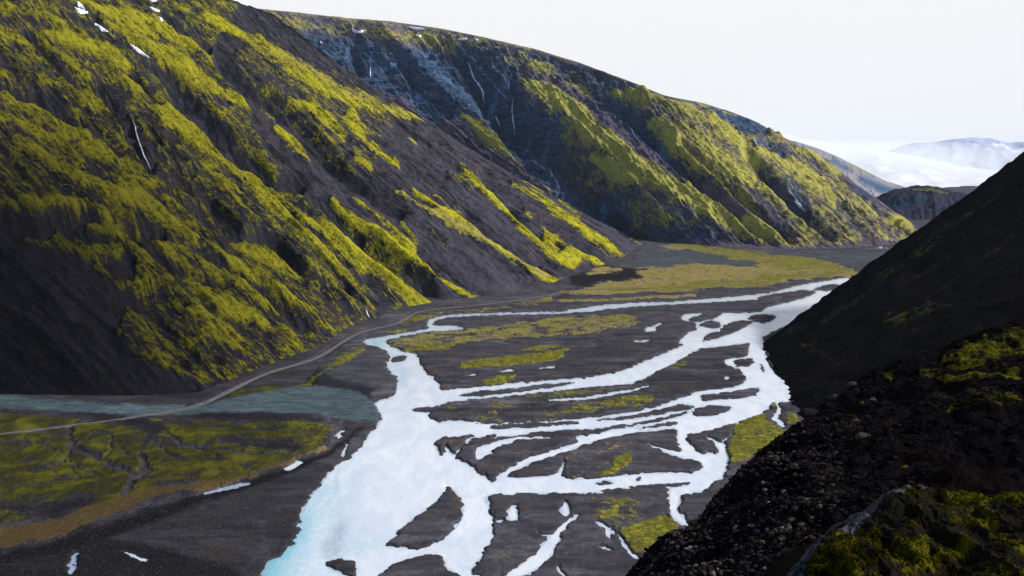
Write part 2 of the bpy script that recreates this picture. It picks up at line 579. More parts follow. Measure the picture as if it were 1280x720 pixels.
# islands with growth
for p, mv, tv in [
    ([(488,428),(520,419),(560,414),(600,409),(660,401),(720,395),(770,392),(795,397),(800,405),(780,412),(740,418),(690,423),(640,425),(600,428),(560,433),(520,437),(495,435)], 0.42, 0.55),
    ([(500,440),(540,432),(570,433),(555,438),(520,441)], 0.85, 0),
    ([(572,463),(590,452),(640,445),(690,440),(710,436),(702,447),(690,453),(640,459),(600,462)], 0.9, 0.1),
    ([(650,440),(670,434),(700,432),(690,438)], 0.8, 0.1),
    ([(600,481),(620,472),(645,468),(640,477),(620,481)], 0.85, 0),
    ([(550,525),(560,512),(600,507),(640,503),(730,500),(800,490),(818,490),(822,500),(810,508),(760,515),(690,525),(600,531),(552,531)], 0.28, 0.25),
    ([(700,515),(740,505),(800,494),(818,492),(815,503),(780,510),(730,518)], 0.62, 0.2),
    ([(640,497),(700,490),(760,487),(740,493),(690,498)], 0.55, 0.1),
    ([(704,590),(705,575),(725,560),(760,555),(800,552),(818,558),(792,568),(790,582),(750,594),(715,603)], 0.22, 0.3),
    ([(748,594),(765,586),(768,575),(785,568),(791,575),(782,585),(760,595)], 0.9, 0),
    ([(705,602),(720,596),(736,598),(730,603),(715,606)], 0.6, 0),
    ([(737,642),(745,632),(762,625),(790,624),(803,636),(800,655),(780,665),(760,655)], 0.47, 0.0),
    ([(772,667),(800,655),(830,645),(845,650),(848,660),(838,670),(820,685),(805,694),(793,690),(780,677)], 0.9, 0),
    ([(915,525),(930,516),(945,515),(960,525),(973,535),(985,545),(960,560),(940,572),(930,582),(915,580),(908,575),(910,555),(917,540)], 0.88, 0.1),
    ([(960,503),(970,500),(972,510),(965,512)], 0.6, 0), ([(980,520),(995,520),(1000,532),(985,532)], 0.7, 0),
    ([(832,454),(845,452),(862,454),(855,460),(840,462)], 0.45, 0.2), ([(740,465),(752,463),(765,465),(750,470)], 0.45, 0.2),
    ([(370,484),(400,468),(425,447),(440,442),(445,448),(425,458),(405,468),(385,484),(340,490),(300,498),(290,494),(330,486)], 0.72, 0.3),
    ([(420,447),(440,436),(458,436),(450,444),(430,450)], 0.5, 0.4),
    ([(472,420),(500,412),(510,414),(495,420)], 0.6, 0.2), ([(500,398),(530,392),(620,384),(612,389),(560,395),(530,402),(505,410)], 0.5, 0.3),
    ([(590,393),(620,384),(690,370),(720,370),(700,377),(640,386)], 0.5, 0.45),
]:
    if mv: poly(moss_f, p, mv)
    if tv: poly(tan_f, p, tv)
# far meadow
poly(moss_f, [(676,378),(700,366),(745,358),(765,345),(780,335),(812,318),(832,308),(862,304),(900,312),(960,318),(1010,322),(1055,331),(1065,341),(1040,347),(960,357),(900,361),(840,366),(800,367),(730,376)], 0.36)
poly(tan_f, [(676,378),(700,366),(745,358),(765,345),(780,335),(812,318),(832,308),(862,304),(900,312),(960,318),(1010,322),(1055,331),(1065,341),(1040,347),(960,357),(900,361),(840,366),(800,367),(730,376)], 0.72)
poly(moss_f, [(850,302),(900,309),(960,316),(1010,322),(1050,331),(1055,338),(980,336),(920,326),(870,315),(845,308)], 0.62)
stroke(moss_f, [(770,362,6),(850,360,8),(950,352,8),(1040,342,6)], 0.66)
for p in [[(780,334),(800,320),(820,311),(850,313),(890,319),(935,327),(925,333),(880,330),(840,336),(800,336)], [(700,368),(790,368),(880,366),(900,362),(902,368),(850,374),(780,377),(700,379)]]:
    poly(moss_f, p, -0.85); poly(tan_f, p, -0.85)
stroke(tan_f, [(700,377,3),(800,374,3),(870,369,3)], 0.9); stroke(moss_f, [(700,377,3),(800,374,3),(870,369,2)], 0.5)
poly(blue_f, [(780,334),(800,320),(810,305),(850,310),(890,318),(935,327),(925,333),(880,330),(840,336),(800,336)], 0.32)
poly(blue_f, [(890,308),(960,313),(1060,317),(1160,312),(1160,325),(1060,330),(1010,321),(960,317)], 0.4)
poly(dark_f, [(712,350),(722,342),(745,337),(765,336),(790,338),(803,346),(790,352),(760,353),(735,360),(718,357)], 0.97)
poly(moss_f, [(712,350),(722,342),(745,337),(765,336),(790,338),(803,346),(790,352),(760,353),(735,360),(718,357)], -1)
poly(tan_f, [(712,350),(722,342),(745,337),(765,336),(790,338),(803,346),(790,352),(760,353),(735,360),(718,357)], -1)
stroke(tan_f, [(742,341,3),(760,340,5),(778,341,3)], 1.0); stroke(dark_f, [(742,341,3),(760,340,5),(778,341,3)], -1)
stroke(dark_f, [(715,365,3),(700,372,3),(720,369,2)], 0.8)
# dark wet silt, lower left
stroke(dark_f, [(-220,745,30),(0,702,18),(60,690,16),(150,662,20),(230,632,14),(300,612,10),(360,590,8),(410,570,8),(440,545,6),(455,535,4)], 1.0, 0.7)
poly(dark_f, [(-220,720),(0,700),(100,682),(160,680),(240,700),(300,720),(310,780),(-220,780)], 0.8)
for p in [[(700,470),(800,440),(850,430),(820,415),(760,420),(700,428)], [(880,440),(930,440),(925,455),(930,475),(860,492),(800,508),(810,480),(850,455)]]:
    poly(dark_f, p, 0.25)
# long streaks of darker and paler silt between the channels
for i in range(70):
    x = rng.uniform(480, 900); y = rng.uniform(415, 520)
    L = rng.uniform(20, 80)
    stroke(dark_f, [(x, y, 0.8), (x + L / 2, y - L * 0.05, rng.uniform(1.5, 4)), (x + L, y - L * 0.12, 0.8)], rng.uniform(0.3, 0.8), 1.0)

pond = newmap()
stroke(pond, [(455,560,10),(420,620,70),(380,700,120)], 0.30, 1.6)
stroke(pond, [(560,670,20),(600,700,20)], 0.22, 1.4)
poly(pond, [(455,427),(475,423),(484,430),(470,434)], 1)       # teal water, upper bend
stroke(pond, [(320,740,60),(345,700,22),(375,670,14),(380,640,8)], 0.9, 1.0)
stroke(pond, [(430,690,14),(470,680,8),(520,672,5),(560,662,5)], 0.55, 1.0)
stroke(pond, [(400,620,60),(360,720,50)], 0.40, 1.0)
stroke(pond, [(497,452,14),(505,485,12)], 0.45, 1.0)
stroke(pond, [(535,402,6),(545,410,6)], 0.6, 1.0)
stroke(pond, [(580,715,14)], 0.6, 1.0)
stroke(pond, [(245,620,5),(312,605,5)], 0.8); stroke(pond, [(98,690,12),(88,716,12)], 0.8)
shal = newmap()
stroke(shal, [(424,575,3),(420,600,7),(423,622,3)], 0.55, 1.0)
stroke(shal, [(432,650,10),(424,665,26),(414,688,30),(416,704,14)], 0.6, 1.0)
stroke(shal, [(554,570,2),(559,590,4),(560,605,4)], 0.6, 1.0)
stroke(shal, [(500,470,5),(515,490,9),(505,500,7)], 0.35, 1.0)
stroke(shal, [(520,640,26),(505,668,12)], 0.22, 1.0)
stroke(shal, [(420,640,24),(450,660,34)], 0.22, 1.0)

wsoft = blur(water, 0.8)
wwide = blur(water, 4)
fieldb = blur(field, 1.2)
crackb = blur(crack, 0.8)
mossb = blur(moss_f, 1.0); tanb = blur(tan_f, 1.2); blueb = blur(blue_f, 1.2); darkb = blur(dark_f, 1.5)
pondb = blur(pond, 8); shalb = blur(shal, 3.2)
stroke(shal, [(240,620,10),(315,604,10)], 0.9); stroke(shal, [(98,688,14),(86,720,14)], 0.9)
shalb = np.maximum(shalb, blur(shal, 1.0) * (np.arange(MW)[None, :] / SS + X0 < 330))

ROAD = [(-200,566,7.5),(-60,552,7),(0,545,7),(70,536,6.5),(150,526,6),(210,516,6),(250,508,6),(282,492,6),(330,468,6),(370,457,6),(400,447,5.5),(425,430,5.5),(445,418,5),(470,411,5),(492,407,5),(507,399,5),(520,391,5),(545,387,4.5),(600,382,4.5),(650,376,4.5),(680,370,4.5),(720,363,4.5),(760,362,4),(800,363,4)]
TRACK = [(800,363,3),(830,360,3),(880,356,3),(940,350,3),(990,345,3),(1030,341,3),(1052,337,3.5),(1070,330,3.5)]
road_w = [ground(x, y)[:2] for x, y, w in ROAD]


def floor_height(x, y, px, py):
    n1 = fbm(x / 9, y / 14, 4, 11)
    n2 = fbm(x / 60, y / 90, 3, 12)
    n3 = fbm(x / 2.2, y / 3.0, 2, 13)
    dist = np.clip(y, 300, 3000)
    amp = 1500.0 / dist + 1.0
    wx = px + (fbm(x / 6, y / 9, 4, 14, 0.65) - 0.5) * 3.6 * amp
    wy = py + (fbm(x / 6, y / 9, 4, 15, 0.65) - 0.5) * 1.6 * amp
    w = sample(wsoft, wx, wy)
    farw = sstep(1000, 1500, y)
    wx2 = wx + (fbm(x / 70, y / 110, 4, 16, 0.65) - 0.5) * 46 * farw
    wy2 = wy + (fbm(x / 70, y / 110, 4, 17, 0.65) - 0.5) * 13 * farw
    ww = sample(wwide, wx, wy)
    land = 1 - w
    h = (land - 0.5) * 1.3 + (n1 - 0.5) * 0.55 * land + (n3 - 0.5) * 0.15
    h = h + (1 - ww) * (0.5 + 1.6 * (n2 - 0.35)) * land
    f = sample(fieldb, wx, wy) * land
    h = h + f * (1.6 + 0.8 * (n1 - 0.5) + 0.3 * (n3 - 0.5))
    h = h - sample(crackb, wx, wy) * 1.6 * f
    veg = sample(mossb, wx, wy)
    h = h + veg * land * (0.35 + 0.25 * (n3 - 0.5) + 0.5 * (n1 - .5))
    far = sstep(1.2, 0.0, ww + 1.2 * (w > 0.02))
    return np.where(w > 0.5, np.minimum(h, -0.05 - (w - .5) * 0.5), h), w, wx2, wy2


# floor grid: cells shrink towards the viewpoint's foot, so that detail is even
pxs = np.arange(-230, 1460, 1.3)
pys = np.concatenate([np.geomspace(6000, 800, 50)[:-1], np.arange(800, 285, -0.85), np.geomspace(285 - 205.2, 3.0, 60)[1:] + 205.2])
k = (-CAM[2])
dirz = np.array([ray(640, q)[2] for q in pys])
Yr = -CAM[2] / dirz
dep = Yr * FWD[1] + CAM[2] * math.sin(PITCH)
X = (pxs[None, :] - 640) / F * dep[:, None]
Y = np.repeat(Yr[:, None], len(pxs), 1)
PX = np.repeat(pxs[None, :], len(pys), 0).astype(float)
PY = np.repeat(np.clip(pys, -50, 770)[:, None], len(pxs), 1).astype(float)
H, W_, WX, WY = floor_height(X, Y, PX, PY)
H = np.where(Y > 2600, 0.3 + 0 * H, H)
# the road is levelled into the ground
rp = np.array(road_w)
dmin = np.full(X.shape, 1e9)
for a, b in zip(rp[:-1], rp[1:]):
    d = b - a
    t = np.clip(((X - a[0]) * d[0] + (Y - a[1]) * d[1]) / (d @ d), 0, 1)
    dmin = np.minimum(dmin, np.hypot(X - a[0] - t * d[0], Y - a[1] - t * d[1]))
lev = sstep(9, 4.5, dmin)
H = H * (1 - lev) + 0.55 * lev
P = np.stack([X, Y, H], -1)

n = NT('valley_floor')
o = n.coords()
nf = n.noise(o, 0.35, 5, 0.65)
nm = n.noise(o, 0.045, 5, 0.6, 0.5)
ns_ = n.noise(n.coords((0.02, 0.10, 1)), 1.0, 4, 0.6, 0.8)
nt_ = n.noise(o, 1.4, 3, 0.6)
silt = n.mix(n.step(n.math('ADD', ns_, n.math('MULTIPLY', nm, 0.5)), 0.55, 0.95), (0.048, 0.045, 0.053), (0.105, 0.097, 0.113))
bars = n.noise(n.coords((0.010, 0.030, 1)), 1.0, 6, 0.68, 1.4)
silt = n.mix(n.step(bars, 0.46, 0.62), n.mix(0.45, silt, (0.012, 0.011, 0.014)), silt)
silt = n.mix(n.step(bars, 0.60, 0.72), silt, (0.115, 0.105, 0.122))
silt = n.mix(n.step(nm, 0.52, 0.70), silt, (0.062, 0.047, 0.044))
silt = n.mix(n.attr('dark'), silt, (0.012, 0.010, 0.012))
wet = n.step(n.attr('wet'), 0.02, 0.45)
silt = n.mix(wet, silt, (0.020, 0.019, 0.024))
slate = n.mix(n.step(n.noise(n.coords((0.03, 0.13, 1)), 1.0, 6, 0.75, 1.5), 0.35, 0.7), (0.034, 0.052, 0.060), (0.095, 0.130, 0.142))
silt0 = silt
tn = n.math('ADD', n.attr('tan'), n.math('MULTIPLY', n.math('SUBTRACT', nm, 0.5), 1.6))
tn = n.math('ADD', tn, n.math('MULTIPLY', n.math('SUBTRACT', nf, 0.5), 1.2))
tcol = n.mix(n.step(nf, 0.3, 0.7), (0.10, 0.075, 0.03), (0.36, 0.285, 0.10))
ms = n.math('ADD', n.attr('moss'), n.math('MULTIPLY', n.math('SUBTRACT', nm, 0.5), 1.5))
ms = n.math('ADD', ms, n.math('MULTIPLY', n.math('SUBTRACT', nf, 0.5), 1.6))
ms = n.math('ADD', ms, n.math('MULTIPLY', n.math('SUBTRACT', ns_, 0.5), 1.3))
mcol = n.mix(n.step(n.math('ADD', nf, n.math('MULTIPLY', nt_, 0.5)), 0.5, 1.0), (0.085, 0.08, 0.010), (0.33, 0.31, 0.03))
mcol = n.mix(n.step(n.noise(o, 0.13, 6, 0.75, 1.0), 0.47, 0.62), n.mix(0.6, mcol, (0.035, 0.03, 0.012)), mcol)
left_shade = n.attr('left_shade')  # dims moss, tan grass and silt: left-side shade painted into the colour
mcol = n.mix(left_shade, mcol, n.mix(n.step(nm, 0.4, 0.7), (0.026, 0.025, 0.005), (0.085, 0.080, 0.008)))
tcol = n.mix(left_shade, tcol, n.mix(nf, (0.045, 0.030, 0.012), (0.085, 0.056, 0.022)))
silt = n.mix(left_shade, silt, n.mix(0.5, silt, (0.006, 0.006, 0.007)))
silt = n.mix(n.attr('blue'), silt, slate)
c = n.mix(n.step(tn, 0.42, 0.66), silt, tcol)
c = n.mix(n.step(ms, 0.40, 0.70), c, mcol)
nb = n.bump(nf, 0.5, 0.8)
nb = n.bump(nt_, 0.4, 0.3, nb)
rgh = n.math('SUBTRACT', 0.9, n.math('MULTIPLY', wet, 0.35))
c = n.mix(n.step(n.noise(o, 0.9, 4, 0.8), 0.56, 0.66), c, n.mix(0.5, c, (0.15, 0.14, 0.15)))
c = n.mix(n.step(n.noise(o, 0.6, 4, 0.8), 0.56, 0.64), c, n.mix(0.5, c, (0.005, 0.005, 0.006)))
MAT_FLOOR = n.done(c, rgh, nb, n.math('MULTIPLY', wet, 0.25))
lf = 1 - W_
at_ = dict(moss=sample(mossb, WX, WY) * lf, tan=sample(tanb, WX, WY), dark=sample(darkb, WX, WY), blue=sample(blueb, WX, WY), wet=W_, left_shade=sstep(480, 330, PX - 0.12 * (PY - 500)))
for kk in at_:
    at_[kk] = np.where(PY > 765, at_[kk] * 0, at_[kk]).ravel()
vf = link_mesh('valley_floor', P.reshape(-1, 3), grid_faces(*X.shape), MAT_FLOOR, attrs=at_)
tag(vf, 'dark gravel valley floor with mossy islands and grassy flats', kind='structure')

# ------------------------------------------------------------------- river
gx = np.arange(-60, 1100, 4.0)
gy = np.arange(476, 285, -1.3)
pxs = np.arange(-230, 1130, 3.0)
pys = np.concatenate([np.geomspace(3000, 800, 20)[:-1], np.arange(800, 335, -1.6)])
dirz = np.array([ray(640, q)[2] for q in pys])
Yr = -CAM[2] / dirz
dep = Yr * FWD[1] + CAM[2] * math.sin(PITCH)
X = (pxs[None, :] - 640) / F * dep[:, None]
Y = np.repeat(Yr[:, None], len(pxs), 1)
PX = np.repeat(pxs[None, :], len(pys), 0).astype(float)
PY = np.repeat(pys[:, None], len(pxs), 1).astype(float)
n = NT('silty_water')
o = n.coords()
flow = n.noise(n.coords((0.05, 0.022, 1)), 1.0, 5, 0.6, 1.2)
rip = n.noise(n.coords((0.5, 0.25, 1)), 1.0, 4, 0.6, 0.5)
wc = n.mix(n.step(flow, 0.3, 0.75), (0.50, 0.54, 0.62), (0.65, 0.67, 0.71))
wc = n.mix(n.step(n.math('ADD', n.attr('deep'), n.math('MULTIPLY', n.math('SUBTRACT', rip, 0.5), 0.5)), 0.0, 0.9), wc, (0.11, 0.37, 0.47))
wc = n.mix(n.step(n.math('ADD', n.attr('shallow'), n.math('MULTIPLY', n.math('SUBTRACT', rip, 0.5), 0.35)), 0.05, 1.0), wc, (0.22, 0.27, 0.38))
wc = n.mix(n.math('MULTIPLY', n.step(n.math('ADD', n.attr('margin'), n.math('MULTIPLY', n.math('SUBTRACT', rip, 0.5), 0.5)), 0.05, 0.5), 0.5), wc, (0.20, 0.25, 0.33))
lin = n.noise(n.coords((0.25, 0.035, 1)), 1.0, 5, 0.7, 2.0)
wc = n.mix(n.math('MULTIPLY', n.step(lin, 0.48, 0.70), 0.6), wc, (0.40, 0.50, 0.66))
nb = n.bump(rip, 0.35, 0.25)
MAT_WATER = n.done(wc, 0.22, nb, 0.5)
rv = link_mesh('river', np.stack([X, Y, 0 * X], -1).reshape(-1, 3), grid_faces(*X.shape), MAT_WATER,
               attrs=dict(deep=sample(pondb, PX, PY).ravel(), shallow=sample(shalb, PX, PY).ravel(), margin=1 - sample(blur(water, 2.2), PX, PY).ravel()))
tag(rv, 'pale silty braided river winding over the dark valley floor', kind='structure')


# -------------------------------------------------------------------- road
def chaikin(p, n=3):
    p = np.asarray(p, float)
    for _ in range(n):
        a = p[:-1] * 0.75 + p[1:] * 0.25
        b = p[:-1] * 0.25 + p[1:] * 0.75
        p = np.concatenate([p[:1], np.stack([a, b], 1).reshape(-1, p.shape[1]), p[-1:]])
    return p


def road_mesh(name, pts, z, mat, label, drop):
    pts = [(a_, b_, c_ * 0.82) for a_, b_, c_ in pts]
    w = chaikin(np.array([[*ground(x, y)[:2], wd] for x, y, wd in pts]))
    L = np.concatenate([[0], np.cumsum(np.hypot(*np.diff(w[:, :2], axis=0).T))])
    q = np.arange(0, L[-1], 3.0)
    c = np.stack([np.interp(q, L, w[:, i]) for i in range(3)], 1)
    d = np.gradient(c[:, :2], axis=0)
    nrm = np.stack([-d[:, 1], d[:, 0]], 1) / np.linalg.norm(d, axis=1)[:, None]
    offs = np.array([-0.5 - 1.8 / 5, -0.5, -0.18, 0.0, 0.18, 0.5, 0.5 + 1.8 / 5])
    zz = np.array([-drop, 0, -0.06, 0.05, -0.06, 0, -drop])
    V = []
    wob = 1 + 0.55 * (vnoise(q / 14, q * 0 + 3, 5) - 0.5)
    for i, (of, dz) in enumerate(zip(offs, zz)):
        V.append(np.stack([c[:, 0] + nrm[:, 0] * of * c[:, 2] * wob, c[:, 1] + nrm[:, 1] * of * c[:, 2] * wob,
                           np.full(len(c), z + dz)], 1))
    V = np.stack(V, 1)
    cr = np.broadcast_to(np.abs(offs)[None, :], V.shape[:2])
    o = link_mesh(name, V.reshape(-1, 3), grid_faces(*V.shape[:2]), mat, attrs=dict(edge=cr.ravel()))
    return tag(o, label, kind='structure')


n = NT('gravel_road')
o = n.coords()
g = n.noise(o, 0.3, 5, 0.65)
cc = n.mix(n.step(g, 0.3, 0.75), (0.060, 0.056, 0.060), (0.135, 0.125, 0.130))
cc = n.mix(n.step(n.attr('edge'), 0.48, 0.7), cc, (0.05, 0.045, 0.05))
MAT_ROAD = n.done(cc, 0.9, n.bump(g, 0.4, 0.3))
road_mesh('road', ROAD, 1.15, MAT_ROAD, 'grey gravel road along the foot of the mossy hillside', 1.5)
road_mesh('path', TRACK, 1.2, MAT_ROAD, 'faint gravel track across the far meadow', 1.8)

# ================================================================ HILLSIDES
def zmap(strokes, extra=None):
    m = newmap()
    for s in strokes:
        v = 1.0
        if isinstance(s[0], (int, float)):
            v = s[0]; s = s[1:]
        stroke(m, s, v, 0.7)
    return m


# --- A: the near mossy hillside on the left -----------------------------
mossA = zmap([
    [(135,28,8),(160,45,14),(190,62,16),(215,78,22),(235,95,26),(255,108,26),(280,118,20),(300,130,14),(312,140,6)],
    [(60,45,20),(90,50,22),(120,60,25),(150,80,30),(170,105,28),(185,118,20),(200,132,22),(215,150,32),(235,165,34),(260,185,26),(290,205,22),(320,220,18),(345,232,12),(365,240,6)],
    [(105,5,12),(140,15,16),(170,25,20),(200,35,22),(225,48,26),(245,60,20),(264,68,8)],
    [(150,25,8),(175,38,14),(195,50,10)],
    [(250,20,8),(275,30,16),(295,45,14)],
    [0.8,(300,45,14),(320,54,18),(345,68,22),(360,82,26),(380,94,30),(410,110,32),(440,124,24),(470,134,16),(500,142,9),(532,152,5)],
    [(365,125,8),(390,135,14),(410,150,14),(430,170,10)],
    [(438,148,20),(450,165,14),(456,178,9),(480,195,8),(498,207,5)], [(443,192,6),(462,208,9)],
    [(510,172,4),(518,180,6)],
    [(345,160,10),(360,172,15),(375,185,15),(384,197,8)], [(325,127,4),(342,142,7)],
    [(308,228,8),(330,245,20),(358,265,30),(385,288,36),(412,308,34),(440,332,30),(462,352,18),(470,362,8)],
    [(455,300,18),(480,325,24),(505,350,30),(528,372,30),(538,378,12)],
    [(400,285,14),(430,300,20),(455,318,12)],
    [0.75,(240,190,8),(262,215,10),(280,238,14),(300,262,14),(325,282,7)],
    [(0,120,18),(25,130,16),(55,145,16),(85,165,14),(112,179,7)],
    [(0,150,14),(40,163,16),(80,175,12)],
    [0.8,(85,115,10),(110,130,16),(135,148,8),(147,156,5)], [0.7,(30,100,18),(70,105,16),(100,120,10)],
    [0.75,(0,35,24),(40,55,26),(80,75,22),(105,95,18)], [0.8,(0,8,14),(50,18,10),(80,30,12)], [0.6,(95,80,12),(110,100,8)],
    [0.7,(0,90,14),(40,100,10)],
    [(112,92,6),(130,107,5)],
    [(100,182,9),(130,197,18),(160,210,16),(192,222,6)], [(165,225,6),(190,235,13),(217,245,5)],
    [(0,248,7),(40,252,8),(80,256,9),(108,261,6)],
    [(20,178,12),(60,200,16),(100,222,20),(140,243,20),(180,262,14),(215,280,14),(247,299,6)],
    [(150,235,12),(185,252,12),(205,266,8)],
    [(130,265,8),(145,275,12),(158,285,8)], [0.7,(70,275,8),(100,282,8)],
    [(205,252,9),(235,264,12),(260,278,13),(285,292,11),(310,301,5)],
    [(110,290,6),(150,300,16),(185,310,16),(215,322,20),(240,342,28),(270,362,32),(300,387,24),(325,401,13),(343,411,4)],
    [0.75,(30,298,10),(70,300,14),(110,312,16),(150,318,14)],
    [(200,300,12),(228,322,10)],
    [(218,302,6),(250,322,10),(280,342,14),(312,363,16),(345,385,13),(362,396,4)],
    [(255,305,6),(285,325,11),(310,340,11),(331,350,5)],
    [(290,308,9),(315,318,17),(345,335,19),(375,350,15)], [0.7,(375,350,14),(400,362,14),(430,376,9)],
    [(330,355,5),(355,370,8),(385,391,5)],
    [(250,388,10),(275,405,20),(295,420,14)], [0.8,(185,380,8),(225,385,12),(255,400,14)],
    [0.75,(235,430,10),(265,418,20),(290,432,18),(325,448,12)], [0.65,(150,430,8),(190,432,6)], [0.7,(180,452,8),(220,447,10)], [0.65,(270,460,12),(320,462,10)],
    [0.8,(395,405,8),(415,412,12),(435,412,6)], [0.7,(350,435,10),(370,430,8)],
    [0.7,(120,325,10),(150,352,10),(195,358,8)],
    [0.7,(395,340,8),(410,348,8),(425,355,4)], [0.65,(440,375,8),(470,385,8),(490,392,6)], [0.85,(470,375,6),(500,390,5)],
    [(415,255,6),(440,275,10),(470,293,14),(500,315,16),(530,335,11),(560,352,9),(592,372,5)],
    [(440,250,5),(470,268,6),(500,290,8),(518,310,9)], [(500,275,5),(520,297,8)], [0.7,(545,350,6),(590,372,8),(640,378,5)],
    [0.9,(495,240,4),(530,262,6),(570,285,7),(600,302,8),(640,325,9),(680,345,13),(712,356,8)],
    [(517,240,5),(545,262,9),(575,280,10),(605,296,7)], [(543,245,4),(575,270,6),(602,292,5)], [(565,252,3),(600,283,4)],
    [(575,210,4),(600,235,8),(630,260,8),(660,290,8),(690,315,12),(716,331,12)], [0.7,(600,295,6),(640,318,8),(670,335,10)],
    [(655,255,4),(680,280,7),(705,302,9),(735,320,12),(757,333,7)], [(665,242,5),(690,260,10),(718,280,12),(750,305,14),(782,323,6)],
    [(680,290,6),(700,312,10),(720,325,14)], [0.8,(640,230,4),(665,245,6)], [0.7,(700,250,6),(725,270,8)],
    [(655,226,5),(680,235,12),(702,242,6)], [(742,260,3),(770,282,7),(802,304,6)], [0.7,(755,300,4),(782,322,5)],
    [0.6,(590,240,6),(560,220,4)], [0.55,(540,290,6),(560,305,8)],
])
for s in [[(432,325,6),(455,350,12),(480,380,16),(490,395,12)], [(365,250,4),(400,280,5),(430,300,3)], [(150,62,6),(175,90,10),(190,100,8)],
          [(180,125,6),(190,140,10)], [(40,215,14),(60,228,10)], [(70,235,8),(120,240,12)], [(145,275,8),(190,285,12),(212,292,8)],
          [(185,135,14),(160,140,14)]]:
    stroke(mossA, s, -0.8, 1.0)
# leave the bottom left corner mostly bare
bareA = newmap()
poly(bareA, [(-220,262),(0,262),(60,268),(110,262),(135,270),(120,285),(60,285),(20,300),(60,330),(110,335),(120,345),(150,360),(180,375),(220,372),(170,385),(120,380),(150,410),(200,400),(230,410),(190,425),(140,415),(150,440),(120,470),(200,470),(250,480),(260,505),(-220,520)], 1.0)
poly(mossA, [(300,222),(325,232),(350,245),(375,268),(400,290),(425,310),(450,335),(470,362),(455,360),(425,345),(400,322),(380,305),(350,275),(320,250)], 0.85)
poly(mossA, [(455,292),(480,312),(510,335),(535,360),(545,378),(520,384),(500,372),(480,345),(460,320)], 0.9)
poly(mossA, [(-150,-50),(285,-50),(262,70),(300,125),(330,190),(370,240),(450,300),(545,375),(480,395),(430,420),(330,465),(230,475),(150,420),(170,330),(110,268),(-150,262)], 0.50)
for s in [[(150,88,5),(165,95,8),(200,130,6)], [(118,95,6),(135,120,12),(155,150,20),(178,190,18),(190,215,12),(225,232,10),(260,250,10),(300,290,10),(340,305,14),(380,345,10),(430,370,8)],
          [(115,15,4),(122,30,5),(145,45,4),(180,72,5),(205,90,7),(225,115,16),(250,145,22),(275,170,18),(300,195,14),(340,225,8),(375,240,6)], [(205,20,4),(230,40,6),(260,58,6)],
          [(0,108,8),(60,125,8),(105,165,8),(150,200,6)], [(0,265,16),(60,272,14),(110,268,8)], [(350,250,4),(400,300,5),(430,330,6),(455,350,12),(485,385,16)],[(30,40,6),(60,70,8),(100,110,10)],
          [(160,290,6),(230,335,6),(290,352,4)], [(270,322,4),(330,360,6),(380,400,6),(420,425,6)], [(250,300,5),(300,345,4),(370,398,5)], [(200,240,8),(250,268,8),(290,300,8)], [(150,370,16),(200,362,12),(230,380,8)]]:
    stroke(mossA, s, -0.75, 1.0)
poly(mossA, [(300,62),(360,75),(420,108),(500,142),(480,165),(470,205),(440,215),(400,180),(350,135),(300,90)], 0.40)
mossA_b = blur(mossA, 1.4)
gulA = zmap([
    [(150,88,5),(165,95,10),(200,130,8)], [(118,95,6),(135,120,14),(155,150,20),(178,190,16),(190,215,10),(225,232,12),(260,250,10),(300,290,10),(340,305,14),(380,345,10),(430,365,10)],
    [(115,15,4),(122,30,5),(145,45,4),(180,72,5),(205,90,7),(225,115,16),(250,145,22),(275,170,16),(300,195,14),(340,225,10),(375,240,8)],
    [(265,68,8),(290,90,14),(330,120,12),(365,150,12),(400,185,16),(430,215,14),(470,245,10),(500,262,8)],
    [(205,20,4),(230,40,6),(260,58,6)], [(215,245,10),(250,270,10),(300,300,8)],
    [(395,250,6),(430,280,12),(480,320,14),(530,355,16),(555,385,14)], [(560,250,5),(620,300,8),(670,325,8)], [(600,220,5),(660,280,6),(700,310,6)],
    [(0,265,20),(60,275,20),(110,270,14),(150,280,16),(200,290,10)], [(165,300,6),(220,335,6),(280,350,4)], [(30,40,8),(60,70,8),(100,110,10)],
    [(0,105,10),(50,125,8),(100,160,8)], [(160,180,8),(210,200,10),(240,215,6)], [(150,370,20),(200,365,16),(230,380,8)],
    [(270,325,4),(330,360,6),(380,400,6),(410,420,5)], [(600,210,4),(640,245,6),(700,295,6),(740,320,3)],
])
gulA_b = blur(gulA, 3)
redA = zmap([[0.8,(278,80,5),(300,100,8),(320,120,8),(335,140,6)], [0.5,(325,150,6),(345,190,6),(362,230,7)], [0.9,(354,316,3),(360,323,5),(366,330,3)], [0.7,(216,197,3),(209,215,3)],
             [0.6,(365,330,6),(385,345,10)], [0.7,(550,158,4),(558,170,6)], [0.5,(350,440,6),(370,452,8)], [0.6,(587,195,3),(597,208,4)]])
redA_b = blur(redA, 1.5)
paleA = zmap([[0.75,(490,240,3),(530,262,5),(580,290,8),(630,315,8),(680,342,10)], [0.5,(570,295,6),(640,335,10)], [0.35,(600,250,6),(660,300,6)], [0.5,(350,66,8),(440,120,10),(530,150,5)]])
paleA_b = blur(paleA, 2)

def G(px, py, z=-1.0):
    return ground(px, py, z)

